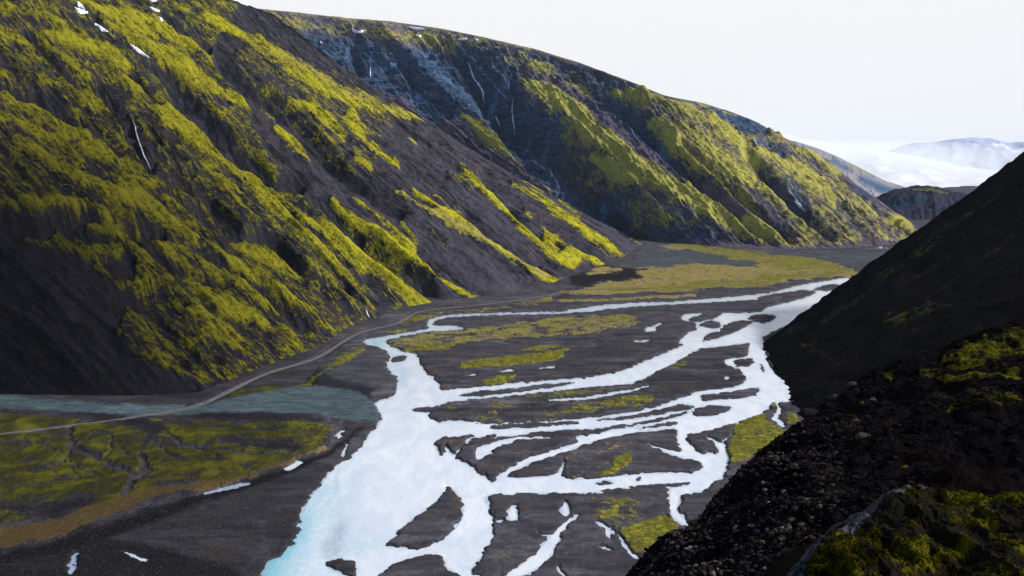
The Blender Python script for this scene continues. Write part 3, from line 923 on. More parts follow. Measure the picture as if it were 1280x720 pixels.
linesA = []
for (fx, fy), (cx, cy), tgt in [
    ((-200, 500), (-720, 60), 0.66), ((-100, 500), (-620, 20), 0.66), ((0, 499), (-520, -20), 0.66), ((90, 500), (-430, -40), 0.66), ((180, 501), (-330, -60), 0.66),
    ((255, 496), (-250, -70), 0.66), ((300, 478), (-180, -70), 0.65), ((355, 455), (-110, -70), 0.65), ((405, 438), (-40, -60), 0.64), ((440, 412), (20, -50), 0.63),
    ((475, 402), (70, -42), 0.62), ((505, 388), (110, -34), 0.61), ((560, 379), (160, -24), 0.60), ((620, 372), (210, -14), 0.59),
    ((680, 362), (260, -2), 0.585), ((718, 347), (300, 8), 0.58), ((755, 334), (325, 14), 0.57), ((785, 322), (345, 24), 0.57), ((806, 307), (358, 38), 0.57)]:
    f = G(fx, fy, -2.0)
    c = crest_for(f, cx, cy, tgt, ymin=f[1] * (0.8 if fx < 600 else 1.0))
    linesA.append((f, c))
P, U, V, TT = slope_grid(linesA, 860, 640, concave=0.16, over=0.45, nover=50, side=(0.45, 1.0, 420.0), nside=40, sideslope=0.62)
px, py = proj(P.reshape(-1, 3)); px = px.reshape(U.shape); py = py.reshape(U.shape)
if True:
    i = 640 * 0 + np.array([int(a) for a in np.linspace(0, 859, 19)])
    print('A last line', [(round(float(px[r, 859])), round(float(py[r, 859]))) for r in range(0, 640, 80)], 'crest', [(round(float(px[639, c])), round(float(py[639, c]))) for c in i])
inb = sstep(0.0, 0.05, TT)[:, None]
end = 1 - 0.75 * sstep(0.93, 1.0, np.arange(U.shape[1]) / 860)[None, :]
g1 = ridged(U / 95 + 0.15 * fbm(V / 160, U / 300, 2, 3), V / 620, 2, 21)
g2 = ridged(U / 28 + 0.35 * fbm(V / 60, U / 80, 2, 4), V / 210, 3, 22)
g3 = fbm(U / 8, V / 34, 3, 23)
g4 = fbm(U / 14, V / 16, 4, 24)
m_ = sample(mossA_b, px, py); gl = sample(gulA_b, px, py)
scale = 0.5 + 0.5 * sstep(0, 900, P[..., 1])
dz = (g1 - 0.5) * 20 + (g2 - 0.5) * 13 + (g3 - 0.5) * 5.5 + (g4 - 0.5) * 6.0
dz = dz + m_ * 7 - gl * 26
dz = dz * inb * end * scale
P[..., 2] += dz
moss = m_ * 0.70 + 0.15 + (g2 - 0.5) * 0.25 + (g3 - 0.5) * 0.3 - gl * 0.15
moss = moss * (1 - 0.30 * sample(blur(bareA, 6), px, py)) + 0.06 * sstep(300, 150, px) * sstep(240, 300, py)
# grassy ledges on the plateau above
moss = np.where(TT[:, None] > 1.02, 0.42, moss)
outside = (px < -60) | (py < -45)
moss = np.where(outside, 0.12 + 0.6 * sstep(0.45, 0.7, g2 * 0.5 + g3 * 0.5), moss)
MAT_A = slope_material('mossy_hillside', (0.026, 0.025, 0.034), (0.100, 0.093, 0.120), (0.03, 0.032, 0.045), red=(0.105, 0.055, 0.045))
bareS = blur(zmap([[0.7,(520,270,8),(560,300,26),(610,345,34),(650,368,20)], [0.6,(400,215,8),(440,245,14),(480,268,12),(520,300,12)], [0.6,(745,270,6),(775,300,14),(798,314,10)], [0.5,(540,200,20),(600,250,24),(650,300,14)],
                   [0.5,(480,160,20),(520,190,20)], [0.6,(500,330,6),(540,365,16),(555,385,10)], [0.5,(425,275,8),(470,310,12),(530,350,14)], [0.5,(330,140,5),(350,190,8),(370,235,8)], [0.6,(690,250,6),(720,285,8)], [0.5,(385,190,8),(410,225,14)]]), 3)
hillA = build_slope('hillside', P, U, V, MAT_A, dict(moss=moss - 0.12 * sample(bareS, px, py), rock=0 * U, bare=sample(bareS, px, py) * (m_ < 0.3) * (0.5 + 0.5 * g3), red=sample(redA_b, px, py), pale=sample(paleA_b, px, py) * 0.8, black=sstep(600, 170, np.hypot(px * 0.9, (py - 430) * 1.35)) * 0.55 + 0.45 * sstep(560, 0, px)))  # last mask paints a vignette, darker towards the lower left
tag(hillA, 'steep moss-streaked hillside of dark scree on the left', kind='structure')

# --- B: the mountain behind it, with the cliff bowl ----------------------
mossB = zmap([
    [(579,143,6),(595,155,16),(612,172,22),(632,190,16),(660,207,12),(690,225,10)],
    [(650,100,8),(675,108,16),(700,125,28),(725,140,26),(735,165,32),(765,180,32),(790,200,34),(830,225,36),(870,250,28),(905,270,16),(927,281,6)],
    [0.8,(660,108,16),(690,130,18)], [(740,195,10),(770,215,20),(800,225,20)],
    [(800,143,6),(830,158,14),(850,180,16),(880,205,14),(905,225,12),(927,241,6)],
    [(850,152,6),(880,175,9),(910,200,14),(940,222,12)],
    [0.7,(700,92,6),(740,105,14),(780,115,18),(820,125,22),(860,138,16),(885,145,10)], [0.6,(620,70,5),(660,78,5),(700,86,8)], [0.55,(540,55,5),(570,62,6)],
    [(865,165,8),(885,190,12),(915,212,12)],
    [(862,192,12),(890,212,16),(915,234,12)], [(862,225,18),(890,247,22),(922,272,12)], [(890,150,12),(920,175,16),(945,200,14)], [(895,195,8),(925,215,12),(937,225,8)],
    [(950,190,8),(980,205,18),(1010,215,22),(1040,225,10)], [(1000,225,16),(1030,240,14),(1042,258,7)], [(930,262,8),(950,275,12),(985,299,7)],
    [(950,230,10),(972,238,12)], [(1075,250,6),(1100,265,11),(1128,275,13),(1142,286,6)], [(1005,190,5),(1050,210,8),(1082,225,4)], [(1100,245,5),(1120,256,7)],
    [0.7,(962,235,10),(985,255,8)], [0.7,(875,250,8),(910,275,10),(960,300,8)], [0.6,(800,262,8),(840,275,14),(880,275,10)], [0.6,(1000,275,8),(1020,290,6)],
    [0.8,(905,140,8),(935,150,6)], [0.6,(960,166,6),(1000,190,8)], [0.6,(1060,265,6),(1090,280,8)], [0.55,(690,88,6),(650,82,6)], [0.5,(480,60,10),(500,75,6)],
    [0.6,(775,295,4),(800,275,6)], [0.6,(585,150,8),(575,145,4)], [0.55,(300,18,5),(360,25,6),(420,34,5)], [0.5,(400,35,4),(520,48,4)],
])
for s in [[(735,95,4),(770,120,8),(800,145,10),(820,170,10),(850,195,8)], [(870,215,6),(900,245,6)], [(700,150,10),(690,170,10)], [(960,180,4),(1000,200,6),(1050,230,6)], [(955,210,6),(985,240,6)]]:
    stroke(mossB, s, -0.85, 1.0)
fillB = newmap()
poly(fillB, [(600,52),(700,78),(800,110),(880,133),(960,166),(1040,203),(1150,290),(1130,300),(1000,306),(930,290),(900,240),(850,180),(800,135),(730,105),(640,82)], 0.46)
poly(fillB, [(250,0),(400,24),(560,42),(640,60),(640,70),(560,58),(420,40),(330,28)], 0.46)
poly(fillB, [(650,100),(700,110),(740,150),(820,210),(900,290),(820,280),(740,235),(710,190),(680,140)], 0.36)
for s_ in [[(885,138,10),(935,155,12),(965,168,8)], [(950,182,8),(990,196,8)], [(740,100,6),(790,130,12),(830,170,14),(870,215,12)], [(970,228,8),(1004,258,12),(1020,280,8)], [(1050,222,6),(1090,240,8),(1130,268,8)], [(880,180,5),(930,225,7),(980,270,8)], [(855,200,6),(900,240,8),(960,292,10)]]:
    stroke(fillB, s_, -0.9, 1.0)
mossB = np.maximum(mossB, fillB)
mossB_b = blur(mossB, 1.2)
rockB = newmap()
for p, v in [
    ([(380,40),(470,52),(540,60),(600,62),(645,85),(655,120),(665,140),(700,150),(705,180),(690,205),(715,232),(760,255),(790,270),(770,290),(700,240),(660,210),(630,180),(590,140),(570,150),(540,150),(500,125),(450,100),(430,90),(350,50)], 0.95),
    ([(730,100),(760,110),(790,130),(820,145),(830,165),(850,185),(840,190),(810,170),(780,150),(750,125)], 0.9),
    ([(884,134),(905,138),(935,150),(965,163),(968,168),(950,170),(925,165),(900,150)], 1.0),
    ([(560,45),(640,58),(700,74),(760,95),(800,112),(740,105),(680,90),(600,68)], 0.7),
    ([(945,178),(970,178),(990,195),(960,190)], 0.9), ([(970,225),(1000,230),(1010,262),(990,255)], 0.7),
    ([(745,240),(760,232),(785,245),(790,262),(770,272),(750,262)], 1.0), ([(1060,215),(1090,232),(1110,250),(1080,240)], 0.7),
    ([(380,25),(430,32),(470,40),(460,48),(390,42)], 0.5), ([(850,255),(900,280),(900,300),(840,298),(800,290)], 0.5)]:
    poly(rockB, p, v)
rockB_b = blur(rockB, 3)
gulB = zmap([
    [(560,60,6),(590,90,10),(610,130,12),(640,180,14),(680,220,14),(740,260,14),(790,295,8)], [(640,100,4),(643,165,8),(670,210,6)],
    [(730,100,5),(780,130,10),(830,175,12),(880,225,10),(930,265,10),(970,300,6)], [(850,175,6),(900,220,8),(940,250,8),(990,290,6)], [(930,185,4),(960,220,8),(1000,260,8),(1040,295,6)],
    [(440,60,8),(450,85,8)], [(500,70,6),(520,110,8),(560,140,8)], [(1030,200,4),(1070,235,8),(1120,275,6)], [(690,190,12),(730,225,14),(760,245,12)],
])
gulB_b = blur(gulB, 3)
linesB = []
for (fx, fy, fz), (cx, cy), tgt in [
    ((430, 150, 2750), (200, -12), 0.50), ((500, 175, 2620), (258, 1), 0.50), ((570, 200, 2500), (330, 13), 0.51), ((640, 228, 2380), (400, 20), 0.52), ((710, 258, 2260), (450, 26), 0.53),
    ((760, 283, 2150), (480, 28), 0.54), ((795, 297, 2), (500, 30), 0.55), ((820, 302, 0), (560, 39), 0.55),
    ((860, 306, 0), (620, 51), 0.56), ((900, 309, 0), (680, 65), 0.56), ((945, 311, 0), (735, 82), 0.56), ((985, 312, 0), (790, 103), 0.57), ((1030, 312, 0), (840, 124), 0.58),
    ((1065, 310, 0), (890, 133), 0.58), ((1095, 308, 0), (935, 148), 0.58), ((1120, 306, 0), (966, 163), 0.58), ((1140, 303, 0), (1000, 184), 0.58), ((1165, 294, 0), (1035, 199), 0.58)]:
    if fz > 100:
        f = at(fx, fy, fz)
    else:
        f = ground(fx, min(fy, 312), 0.0); f[2] = fz - 2
    c = crest_for(f, cx, cy, tgt, ymin=f[1])
    linesB.append((f, c))
P, U, V, TT = slope_grid(linesB, 900, 480, concave=0.10, over=0.6, nover=50, side=(0.5, 1.0, 500.0), nside=40, sideslope=0.6)
px, py = proj(P.reshape(-1, 3)); px = px.reshape(U.shape); py = py.reshape(U.shape)
i = np.linspace(0, 899, 17).astype(int)
print('B crest', [(round(float(px[479, c])), round(float(py[479, c]))) for c in i], 'last', [(round(float(px[r, 899])), round(float(py[r, 899]))) for r in range(0, 480, 60)])
inb = sstep(0.0, 0.06, TT)[:, None]
rim = 1 - 0.92 * sstep(0.93, 1.0, TT)[:, None] * (TT[:, None] < 1.3)
end = 1 - 0.7 * sstep(0.94, 1.0, np.arange(U.shape[1]) / 900)[None, :]
g1 = ridged(U / 210 + 0.2 * fbm(V / 300, U / 500, 2, 5), V / 1200, 2, 31)
g2 = ridged(U / 60 + 0.3 * fbm(V / 120, U / 100, 2, 6), V / 300, 3, 32)
g3 = fbm(U / 18, V / 60, 3, 33)
g4 = fbm(U / 22, V / 24, 4, 34)
m_ = sample(mossB_b, px, py); gl = sample(gulB_b, px, py); rk = sample(rockB_b, px, py)
dz = (g1 - 0.5) * 36 + (g2 - 0.5) * 22 + (g3 - 0.5) * 10 + (g4 - 0.5) * 12 + m_ * 6 - gl * 52
P[..., 2] += dz * inb * rim * end
# lava beds: the cliff is cut into ledges
zz = P[..., 2] + (fbm(U / 160, V / 400, 3, 35) - 0.5) * 50 + (fbm(U / 40, V / 60, 3, 36) - 0.5) * 34
ST = 34.0
q = zz / ST
st = (np.floor(q) + sstep(0.30, 0.95, q - np.floor(q)) - q) * ST
ledge = np.clip(rk * 1.0 + 0.10, 0, 1) * inb * (0.25 + 0.75 * sstep(0.35, 0.6, fbm(U / 90, V / 50, 3, 37)))
P[..., 2] += st * ledge * 0.9 * np.where(TT[:, None] > 1, 0.3, 1) * end
bed = 0.5 + 0.5 * np.sin(zz / ST * 2 * math.pi * 2.0 + 6 * (g4 - .5))
moss = m_ * 0.74 + 0.20 + (g2 - 0.5) * 0.2 + (g3 - 0.5) * 0.2 - gl * 0.2 - rk * 0.15
moss = np.where(TT[:, None] > 0.985, 0.45 + 0.2 * (g3 - .5), moss)
MAT_B = slope_material('mountain_rock', (0.052, 0.050, 0.080), (0.23, 0.19, 0.27), (0.065, 0.150, 0.280), moss_hi=(0.48, 0.45, 0.08), moss_lo=(0.17, 0.155, 0.06), grain=0.55, strata=True, red=(0.10, 0.07, 0.07))  # dark basalt; blue haze and shade tint put into its colours
redB = blur(zmap([[0.6,(650,85,10),(700,100,10)], [0.5,(560,90,14),(600,100,10)], [0.6,(760,225,12),(800,260,14)], [0.8,(1000,290,8),(1060,300,8),(1110,303,6)], [0.7,(940,240,8),(945,228,6)], [0.6,(440,40,10),(560,52,8)], [0.9,(900,303,6),(960,308,6)],[0.5,(700,200,14),(740,215,14)]]), 3)
hillB = build_slope('mountain', P, U, V, MAT_B, dict(moss=moss, rock=np.clip(rk * (0.55 + 0.6 * bed), 0, 1), bare=0 * U, red=sample(redB, px, py) * 0.8, pale=0.38 + 0 * U))
tag(hillB, 'broad mountain with blue cliff bowl and yellow moss spurs behind the hillside', kind='structure')

# --- C: low spurs farther up the valley ------------------------------------
def far_ridge(name, sky, base, ydist, depth, mat, label, ns=160, nt=80, amp=14, attrs=None, seed=50):
    lines = []
    for (sx, sy), (bx, by) in zip(sky, base):
        c = at(sx, sy, ydist + depth)
        f = at(bx, by, ydist)
        lines.append((f, c))
    P, U, V, TT = slope_grid(lines, ns, nt, concave=0.05, over=0.7, nover=20, side=(0.6, 1.0, depth * 0.8), nside=16, sideslope=0.5)
    inb = sstep(0.0, 0.1, TT)[:, None] * (1 - 0.7 * sstep(0.9, 1.0, TT)[:, None])
    s = depth / 8
    dz = (ridged(U / s, V / (4 * s), 3, seed) - 0.5) * amp + (fbm(U / (s / 4), V / (s / 2), 4, seed + 1) - 0.5) * amp * 0.7
    P[..., 2] += dz * inb
    n1 = ridged(U / (s / 1.5), V / (3 * s), 3, seed + 3)
    return P, U, V, n1


P, U, V, n1 = far_ridge('ridge', [(960,170),(1000,181),(1020,187),(1050,199),(1080,214),(1110,229),(1140,238),(1165,242),(1190,243)],
                        [(960,300),(1000,300),(1030,300),(1070,300),(1100,300),(1130,300),(1160,300),(1185,300),(1215,300)], 4200, 1300, None, '')
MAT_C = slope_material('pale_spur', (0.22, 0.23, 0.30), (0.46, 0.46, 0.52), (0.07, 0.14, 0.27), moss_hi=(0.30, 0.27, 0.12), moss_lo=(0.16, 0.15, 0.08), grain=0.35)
px, py = proj(P.reshape(-1, 3)); px = px.reshape(U.shape); py = py.reshape(U.shape)
cm = blur(zmap([[(1060,205,8),(1110,224,10),(1140,236,6)]]), 3)
cr = blur(zmap([[(1075,222,6),(1100,235,10),(1120,240,6)], [(1040,200,4),(1060,212,5)]]), 2)
ob = build_slope('hill', P, U, V, MAT_C, dict(moss=sample(cm, px, py) * 0.6, rock=sample(cr, px, py), bare=0 * U, red=0 * U, pale=0.5 + 0 * U))
tag(ob, 'pale grey frosted spur beyond the mossy mountain', kind='structure')

P, U, V, n1 = far_ridge('ridge', [(1085,262),(1100,247),(1120,239),(1140,235),(1160,234),(1175,236),(1192,242),(1215,246),(1245,262)],
                        [(1085,300),(1105,302),(1125,304),(1145,305),(1165,305),(1185,305),(1205,305),(1225,305),(1245,305)], 2700, 520, None, '', amp=22, seed=60)
MAT_C2 = slope_material('dark_spur', (0.020, 0.026, 0.050), (0.062, 0.060, 0.100), (0.015, 0.045, 0.08), moss_hi=(0.22, 0.21, 0.04), moss_lo=(0.07, 0.075, 0.03), grain=0.5)
px, py = proj(P.reshape(-1, 3)); px = px.reshape(U.shape); py = py.reshape(U.shape)
cm = blur(zmap([[0.8,(1140,237,4),(1165,237,5),(1185,242,5)]]), 2)
cr = blur(zmap([[(1105,255,14),(1130,255,12),(1150,250,8)], [0.6,(1180,262,10),(1170,275,8)]]), 2)
ob = build_slope('hill', P, U, V, MAT_C2, dict(moss=sample(cm, px, py), rock=sample(cr, px, py), bare=0 * U, red=0.0 * U, pale=0 * U))
tag(ob, 'low dark rounded hill closing the valley beyond the mountain foot', kind='structure')

# --- glacier tongue and the far snowy mountain ------------------------------
P, U, V, n1 = far_ridge('glacier', [(900,150),(1000,172),(1060,184),(1100,188),(1150,196),(1200,208),(1250,214),(1330,220),(1420,222)],
                        [(900,246),(1000,246),(1060,246),(1100,246),(1150,246),(1200,246),(1250,246),(1330,246),(1420,246)], 5300, 11000, None, '', amp=60, seed=70)
n = NT('glacier_snow')
o = n.coords()
gs = n.noise(n.coords((0.0006, 0.002, 1)), 1.0, 6, 0.6, 0.8)
gc = n.mix(n.step(gs, 0.50, 0.68), (0.60, 0.61, 0.64), (0.44, 0.46, 0.56))
MAT_G = n.done(gc, 0.7, None, 0.2)
ob = build_slope('glacier', P, U, V, MAT_G, {})
tag(ob, 'white glacier tongue fading into mist in the far gap', kind='structure')

P, U, V, n1 = far_ridge('mountain', [(1100,192),(1125,184),(1145,179),(1165,178),(1190,175),(1220,173),(1245,175),(1262,179),(1285,177),(1330,170),(1400,168),(1500,160)],
                        [(1100,217),(1130,217),(1160,217),(1185,217),(1210,217),(1235,217),(1260,217),(1285,217),(1310,217),(1350,217),(1420,217),(1520,217)], 16000, 5000, None, '', amp=150, seed=80)
n = NT('snowy_mountain')
o = n.coords()
gs = n.noise(n.coords((0.0016, 0.0008, 0.0022)), 1.0, 6, 0.65, 0.5)
gb = n.noise(n.coords((0.0004, 0.0004, 0.0012)), 1.0, 5, 0.6, 0.5)
gc = n.mix(n.step(gs, 0.50, 0.64), (0.30, 0.34, 0.50), (0.44, 0.47, 0.60))  # pale blue of distant haze put into the mountain's colour
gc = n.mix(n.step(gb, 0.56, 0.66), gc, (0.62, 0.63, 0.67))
MAT_G2 = n.done(gc, 0.8, None, 0.1)
ob = build_slope('mountain', P, U, V, MAT_G2, {})
tag(ob, 'distant blue mountain with snow patches on the horizon', kind='structure')

# --- D: the dark slope on the right -----------------------------------------
footD = [(1085,352,0),(1060,362,0),(1030,385,0),(985,410,0),(958,422,0),(948,434,0),(950,448,0),(953,458,0),(966,472,0),(977,490,0),(975,503,0),(985,530,0),(1000,570,0),(1010,620,0),(1000,700,0),(980,790,0)]
# the far half of the foot is hidden behind the spur itself
linesD = []
for (fx, fy), (cx, cy), tgt in [
    ((948, 432), (1640, -60), 0.66), ((950, 448), (1680, 0), 0.66), ((953, 458), (1700, 40), 0.66), ((966, 474), (1740, 90), 0.66), ((977, 490), (1780, 150), 0.66),
    ((979, 503), (1800, 190), 0.66), ((986, 528), (1850, 260), 0.66), ((996, 560), (1900, 350), 0.66), ((1002, 610), (1950, 450), 0.66), ((1000, 690), (2000, 560), 0.66)]:
    f = G(fx, fy, -3.0)
    c = crest_for(f, cx, cy, tgt, ymin=f[1] * (1.0 if f[1] > 780 else 0.70 + 0.3 * max(0, (f[1] - 400) / 380)))
    linesD.append((f, c))
linesD = linesD[::-1]
P, U, V, TT = slope_grid(linesD, 420, 420, concave=-0.06, over=0.3, nover=20, side=(0.35, 1.0, 700.0), nside=50, sideslope=0.5)
px, py = proj(P.reshape(-1, 3)); px = px.reshape(U.shape); py = py.reshape(U.shape)
print('D edge', [(round(float(px[r, 419])), round(float(py[r, 419]))) for r in range(0, 420, 30)])
inb = sstep(-0.02, 0.06, TT)[:, None]
end = 1 - 0.25 * sstep(0.92, 1.0, np.arange(U.shape[1]) / 420)[None, :]
g1 = ridged(U / 60, V / 500, 2, 41); g2 = ridged(U / 16 + 0.3 * fbm(V / 40, U / 30, 2, 7), V / 110, 3, 42)
g3 = fbm(U / 5, V / 16, 4, 43); g4 = fbm(U / 7, V / 7, 4, 44)
P[..., 2] += ((g1 - 0.5) * 10 + (g2 - 0.5) * 7 + (g3 - 0.5) * 4.5 + (g4 - 0.5) * 4.5) * inb * end
mD = blur(zmap([[0.55,(1080,365,6),(1040,388,8),(1020,405,6)], [0.5,(1000,430,10),(1050,450,10)], [0.5,(1190,285,8),(1150,310,10),(1100,345,10)], [0.45,(1100,400,20),(1180,380,20)], [0.5,(1010,470,14)]]), 3)
tD = blur(zmap([[0.9,(1095,358,2),(1075,369,4),(1045,385,4),(1025,400,3)], [0.7,(1010,402,2),(975,420,3)], [0.45,(1250,240,2),(1210,266,3),(1160,296,2)], [0.4,(1200,310,2),(1150,340,3),(1120,356,2)], [0.35,(1260,300,2),(1200,345,3),(1150,378,2)]]), 1.2)
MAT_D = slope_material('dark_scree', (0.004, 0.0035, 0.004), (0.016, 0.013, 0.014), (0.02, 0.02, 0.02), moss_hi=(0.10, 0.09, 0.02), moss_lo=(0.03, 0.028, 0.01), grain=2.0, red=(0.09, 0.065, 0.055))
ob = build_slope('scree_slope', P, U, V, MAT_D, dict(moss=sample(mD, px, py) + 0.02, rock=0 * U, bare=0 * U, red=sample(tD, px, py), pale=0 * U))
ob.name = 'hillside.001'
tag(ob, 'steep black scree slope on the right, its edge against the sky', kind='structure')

# ============================================================== NEAR RIDGE E
silE = [(1420,352,205),(1330,380,185),(1280,394,172),(1235,412,160),(1190,430,150),(1160,442,145),(1130,454,138),(1100,468,130),(1066,481,122),(1040,496,116),(1012,515,110),(1000,528,106),(975,547,100),(950,568,95),(925,592,90),(900,618,86),(880,638,82),(868,655,79),(845,672,75),(815,694,71),(780,722,67),(740,757,62),(690,800,58)]
nearE = [(1700,560,62),(1600,580,58),(1520,600,54),(1450,620,50),(1400,640,47),(1350,660,44),(1300,690,41),(1260,715,39),(1220,740,37),(1190,765,36),(1160,780,35),(1140,790,34),(1110,810,33),(1080,830,32),(1050,850,31),(1020,870,30),(1000,880,29.5),(980,890,29),(950,910,28),(920,930,27),(880,950,26),(840,980,25),(790,1010,24)]
lines = [(at(*n_), at(*s)) for n_, s in zip(nearE, silE)][::-1]
P, U, V, TT = slope_grid(lines, 620, 420, concave=0.05, over=0.0, nover=1)
P = P[:-1]; U = U[:-1]; V = V[:-1]; TT = TT[:-1]
# skirt: beyond the crest the ground falls away to the valley
k = np.linspace(0, 1, 41)[1:] ** 1.6 * 260
top = P[-1:]
dirv = top[0, :, :2] / np.linalg.norm(top[0, :, :2], axis=-1, keepdims=True)
S = np.repeat(top, 40, 0).copy()
S[..., 0] += dirv[None, :, 0] * k[:, None]; S[..., 1] += dirv[None, :, 1] * k[:, None]; S[..., 2] -= 0.95 * k[:, None]
P = np.concatenate([P, S]); U = np.concatenate([U, np.repeat(U[-1:], 40, 0)]); V = np.concatenate([V, V[-1:] + k[:, None]]); TT = np.concatenate([TT, 1 + k / 260])
px, py = proj(P.reshape(-1, 3)); px = px.reshape(U.shape); py = py.reshape(U.shape)
print('E crest', [(round(float(px[419, c])), round(float(py[419, c]))) for c in range(0, 620, 60)])
X, Y = P[..., 0], P[..., 1]
e1 = fbm(X / 14, Y / 14, 4, 51); e2 = fbm(X / 3.2, Y / 3.2, 4, 52); e3 = fbm(X / 0.9, Y / 0.9, 3, 53)
crestw = 1 - 0.4 * np.exp(-((TT - 1) / 0.05) ** 2)[:, None]
P[..., 2] += ((e1 - 0.5) * 5.0 + (e2 - 0.5) * 1.8 + (e3 - 0.5) * 0.55) * crestw
mE = blur(zmap([[0.62,(1160,465,14),(1190,452,24),(1230,440,32),(1275,425,44),(1320,410,50)], [0.75,(1150,470,10),(1200,478,12),(1270,465,16)], [0.9,(1070,498,3),(1078,498,6)], [0.9,(1108,477,4),(1114,478,6)],
                [0.9,(1128,571,4),(1134,571,6)], [0.55,(1060,560,10),(1085,558,12)], [0.6,(1225,600,4),(1260,590,6),(1285,582,6)], [0.45,(1180,500,20),(1270,500,30)]]), 1.5)
tE = blur(zmap([[0.8,(1225,598,3),(1262,584,5),(1290,576,5)], [0.5,(1060,570,10),(1040,590,10),(1015,610,8)], [0.6,(1170,490,5),(1250,495,8)], [0.5,(1060,525,14),(1080,545,12)]]), 2)
MAT_E = slope_material('ridge_ground', (0.004, 0.0035, 0.004), (0.014, 0.011, 0.012), (0.03, 0.028, 0.03), moss_hi=(0.13, 0.12, 0.010), moss_lo=(0.02, 0.019, 0.004), grain=9.0, red=(0.10, 0.07, 0.055))
obE = build_slope('ridge', P, U * 1.0, V, MAT_E, dict(moss=sample(mE, px, py), rock=0 * U, bare=0 * U, red=sample(tE, px, py) * 0.7, pale=0 * U))
tag(obE, 'rough stony ridge dropping away at the lower right', kind='structure')
PE, pxE, pyE, mossE = P[:420], px[:420], py[:420], sample(mE, px, py)[:420]


def stone(seed, flat=0.5):
    r = np.random.default_rng(seed)
    ph = (1 + 5 ** 0.5) / 2
    v = np.array([(-1, ph, 0), (1, ph, 0), (-1, -ph, 0), (1, -ph, 0), (0, -1, ph), (0, 1, ph), (0, -1, -ph), (0, 1, -ph), (ph, 0, -1), (ph, 0, 1), (-ph, 0, -1), (-ph, 0, 1)], float)
    v /= np.linalg.norm(v[0])
    f = np.array([(0, 11, 5), (0, 5, 1), (0, 1, 7), (0, 7, 10), (0, 10, 11), (1, 5, 9), (5, 11, 4), (11, 10, 2), (10, 7, 6), (7, 1, 8), (3, 9, 4), (3, 4, 2), (3, 2, 6), (3, 6, 8), (3, 8, 9), (4, 9, 5), (2, 4, 11), (6, 2, 10), (8, 6, 7), (9, 8, 1)])
    v = v * r.uniform(0.5, 1.35, (12, 1))
    v[:, 2] *= flat
    v[:, 0] *= r.uniform(0.8, 1.5)
    return v, f


shapes = [stone(100 + i) for i in range(14)]


def scatter(name, pts, sizes, mat, tone):
    V, Fc, T = [], [], []
    off = 0
    for sh in range(len(shapes)):
        idx = np.arange(sh, len(pts), len(shapes))
        v, f = shapes[sh]
        a = rng.uniform(0, 2 * math.pi, len(idx)); b = rng.uniform(-0.5, 0.5, len(idx))
        ca, sa, cb, sb = np.cos(a), np.sin(a), np.cos(b), np.sin(b)
        vv = np.repeat(v[None], len(idx), 0)
        y = vv[..., 1] * cb[:, None] - vv[..., 2] * sb[:, None]; z = vv[..., 1] * sb[:, None] + vv[..., 2] * cb[:, None]; x = vv[..., 0]
        q = np.stack([x * ca[:, None] - y * sa[:, None], x * sa[:, None] + y * ca[:, None], z], -1) * sizes[idx][:, None, None]
        q += pts[idx][:, None, :]
        V.append(q.reshape(-1, 3)); T.append(np.repeat(tone[idx], 12))
        Fc.append((f[None] + (np.arange(len(idx)) * 12)[:, None, None] + off).reshape(-1, 3))
        off += len(idx) * 12
    return link_mesh(name, np.concatenate(V), np.concatenate(Fc), mat, smooth=False, attrs=dict(tone=np.concatenate(T)))


n = NT('rubble_stone')
o = n.coords()
rn = n.noise(o, 3.0, 4, 0.7)
tone = n.attr('tone')
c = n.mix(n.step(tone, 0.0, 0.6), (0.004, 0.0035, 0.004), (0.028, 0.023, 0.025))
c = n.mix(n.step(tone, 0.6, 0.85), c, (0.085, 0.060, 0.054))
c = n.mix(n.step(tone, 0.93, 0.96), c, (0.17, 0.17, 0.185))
c = n.mix(n.step(rn, 0.4, 0.7), n.mix(0.55, c, (0, 0, 0)), c)
MAT_RUB = n.done(c, 0.9, n.bump(rn, 0.6, 0.08), 0.0)
N = 80000
iu = rng.uniform(60, 419, N); iv = rng.uniform(0, 619, N)
a = iu.astype(int); b = iv.astype(int)
pts = PE[a, np.minimum(b, 618)] * (1 - (iv - b))[:, None] + PE[a, np.minimum(b + 1, 619)] * (iv - b)[:, None]
ppx = pxE[a, b]; ppy = pyE[a, b]
dens = fbm(pts[:, 0] / 7, pts[:, 1] / 7, 3, 61)
# thick on the left shoulder of the ridge, sparse to the right
keep = rng.random(N) < np.clip(0.25 + 0.9 * sstep(1180, 960, ppx) + (dens - 0.5) * 1.8, 0.06, 1.0)
keep &= mossE[a, b] < 0.45
pts = pts[keep]; ppx = ppx[keep]
sz = 0.05 + 0.42 * rng.random(len(pts)) ** 7 + 0.06 * rng.random(len(pts))
dist = np.linalg.norm(pts - CAM, axis=1)
sz *= (0.55 + dist / 200) * 0.78
big = rng.random(len(pts)) < 0.012
sz = np.where(big, sz * 2.1, sz)
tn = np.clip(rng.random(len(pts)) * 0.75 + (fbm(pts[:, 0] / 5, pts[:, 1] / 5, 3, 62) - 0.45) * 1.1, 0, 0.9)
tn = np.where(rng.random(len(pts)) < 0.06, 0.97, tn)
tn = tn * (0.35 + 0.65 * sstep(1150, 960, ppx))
print('stones', len(pts))
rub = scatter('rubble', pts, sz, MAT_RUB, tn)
tag(rub, 'loose brown and grey stones strewn over the near ridge', kind='stuff')

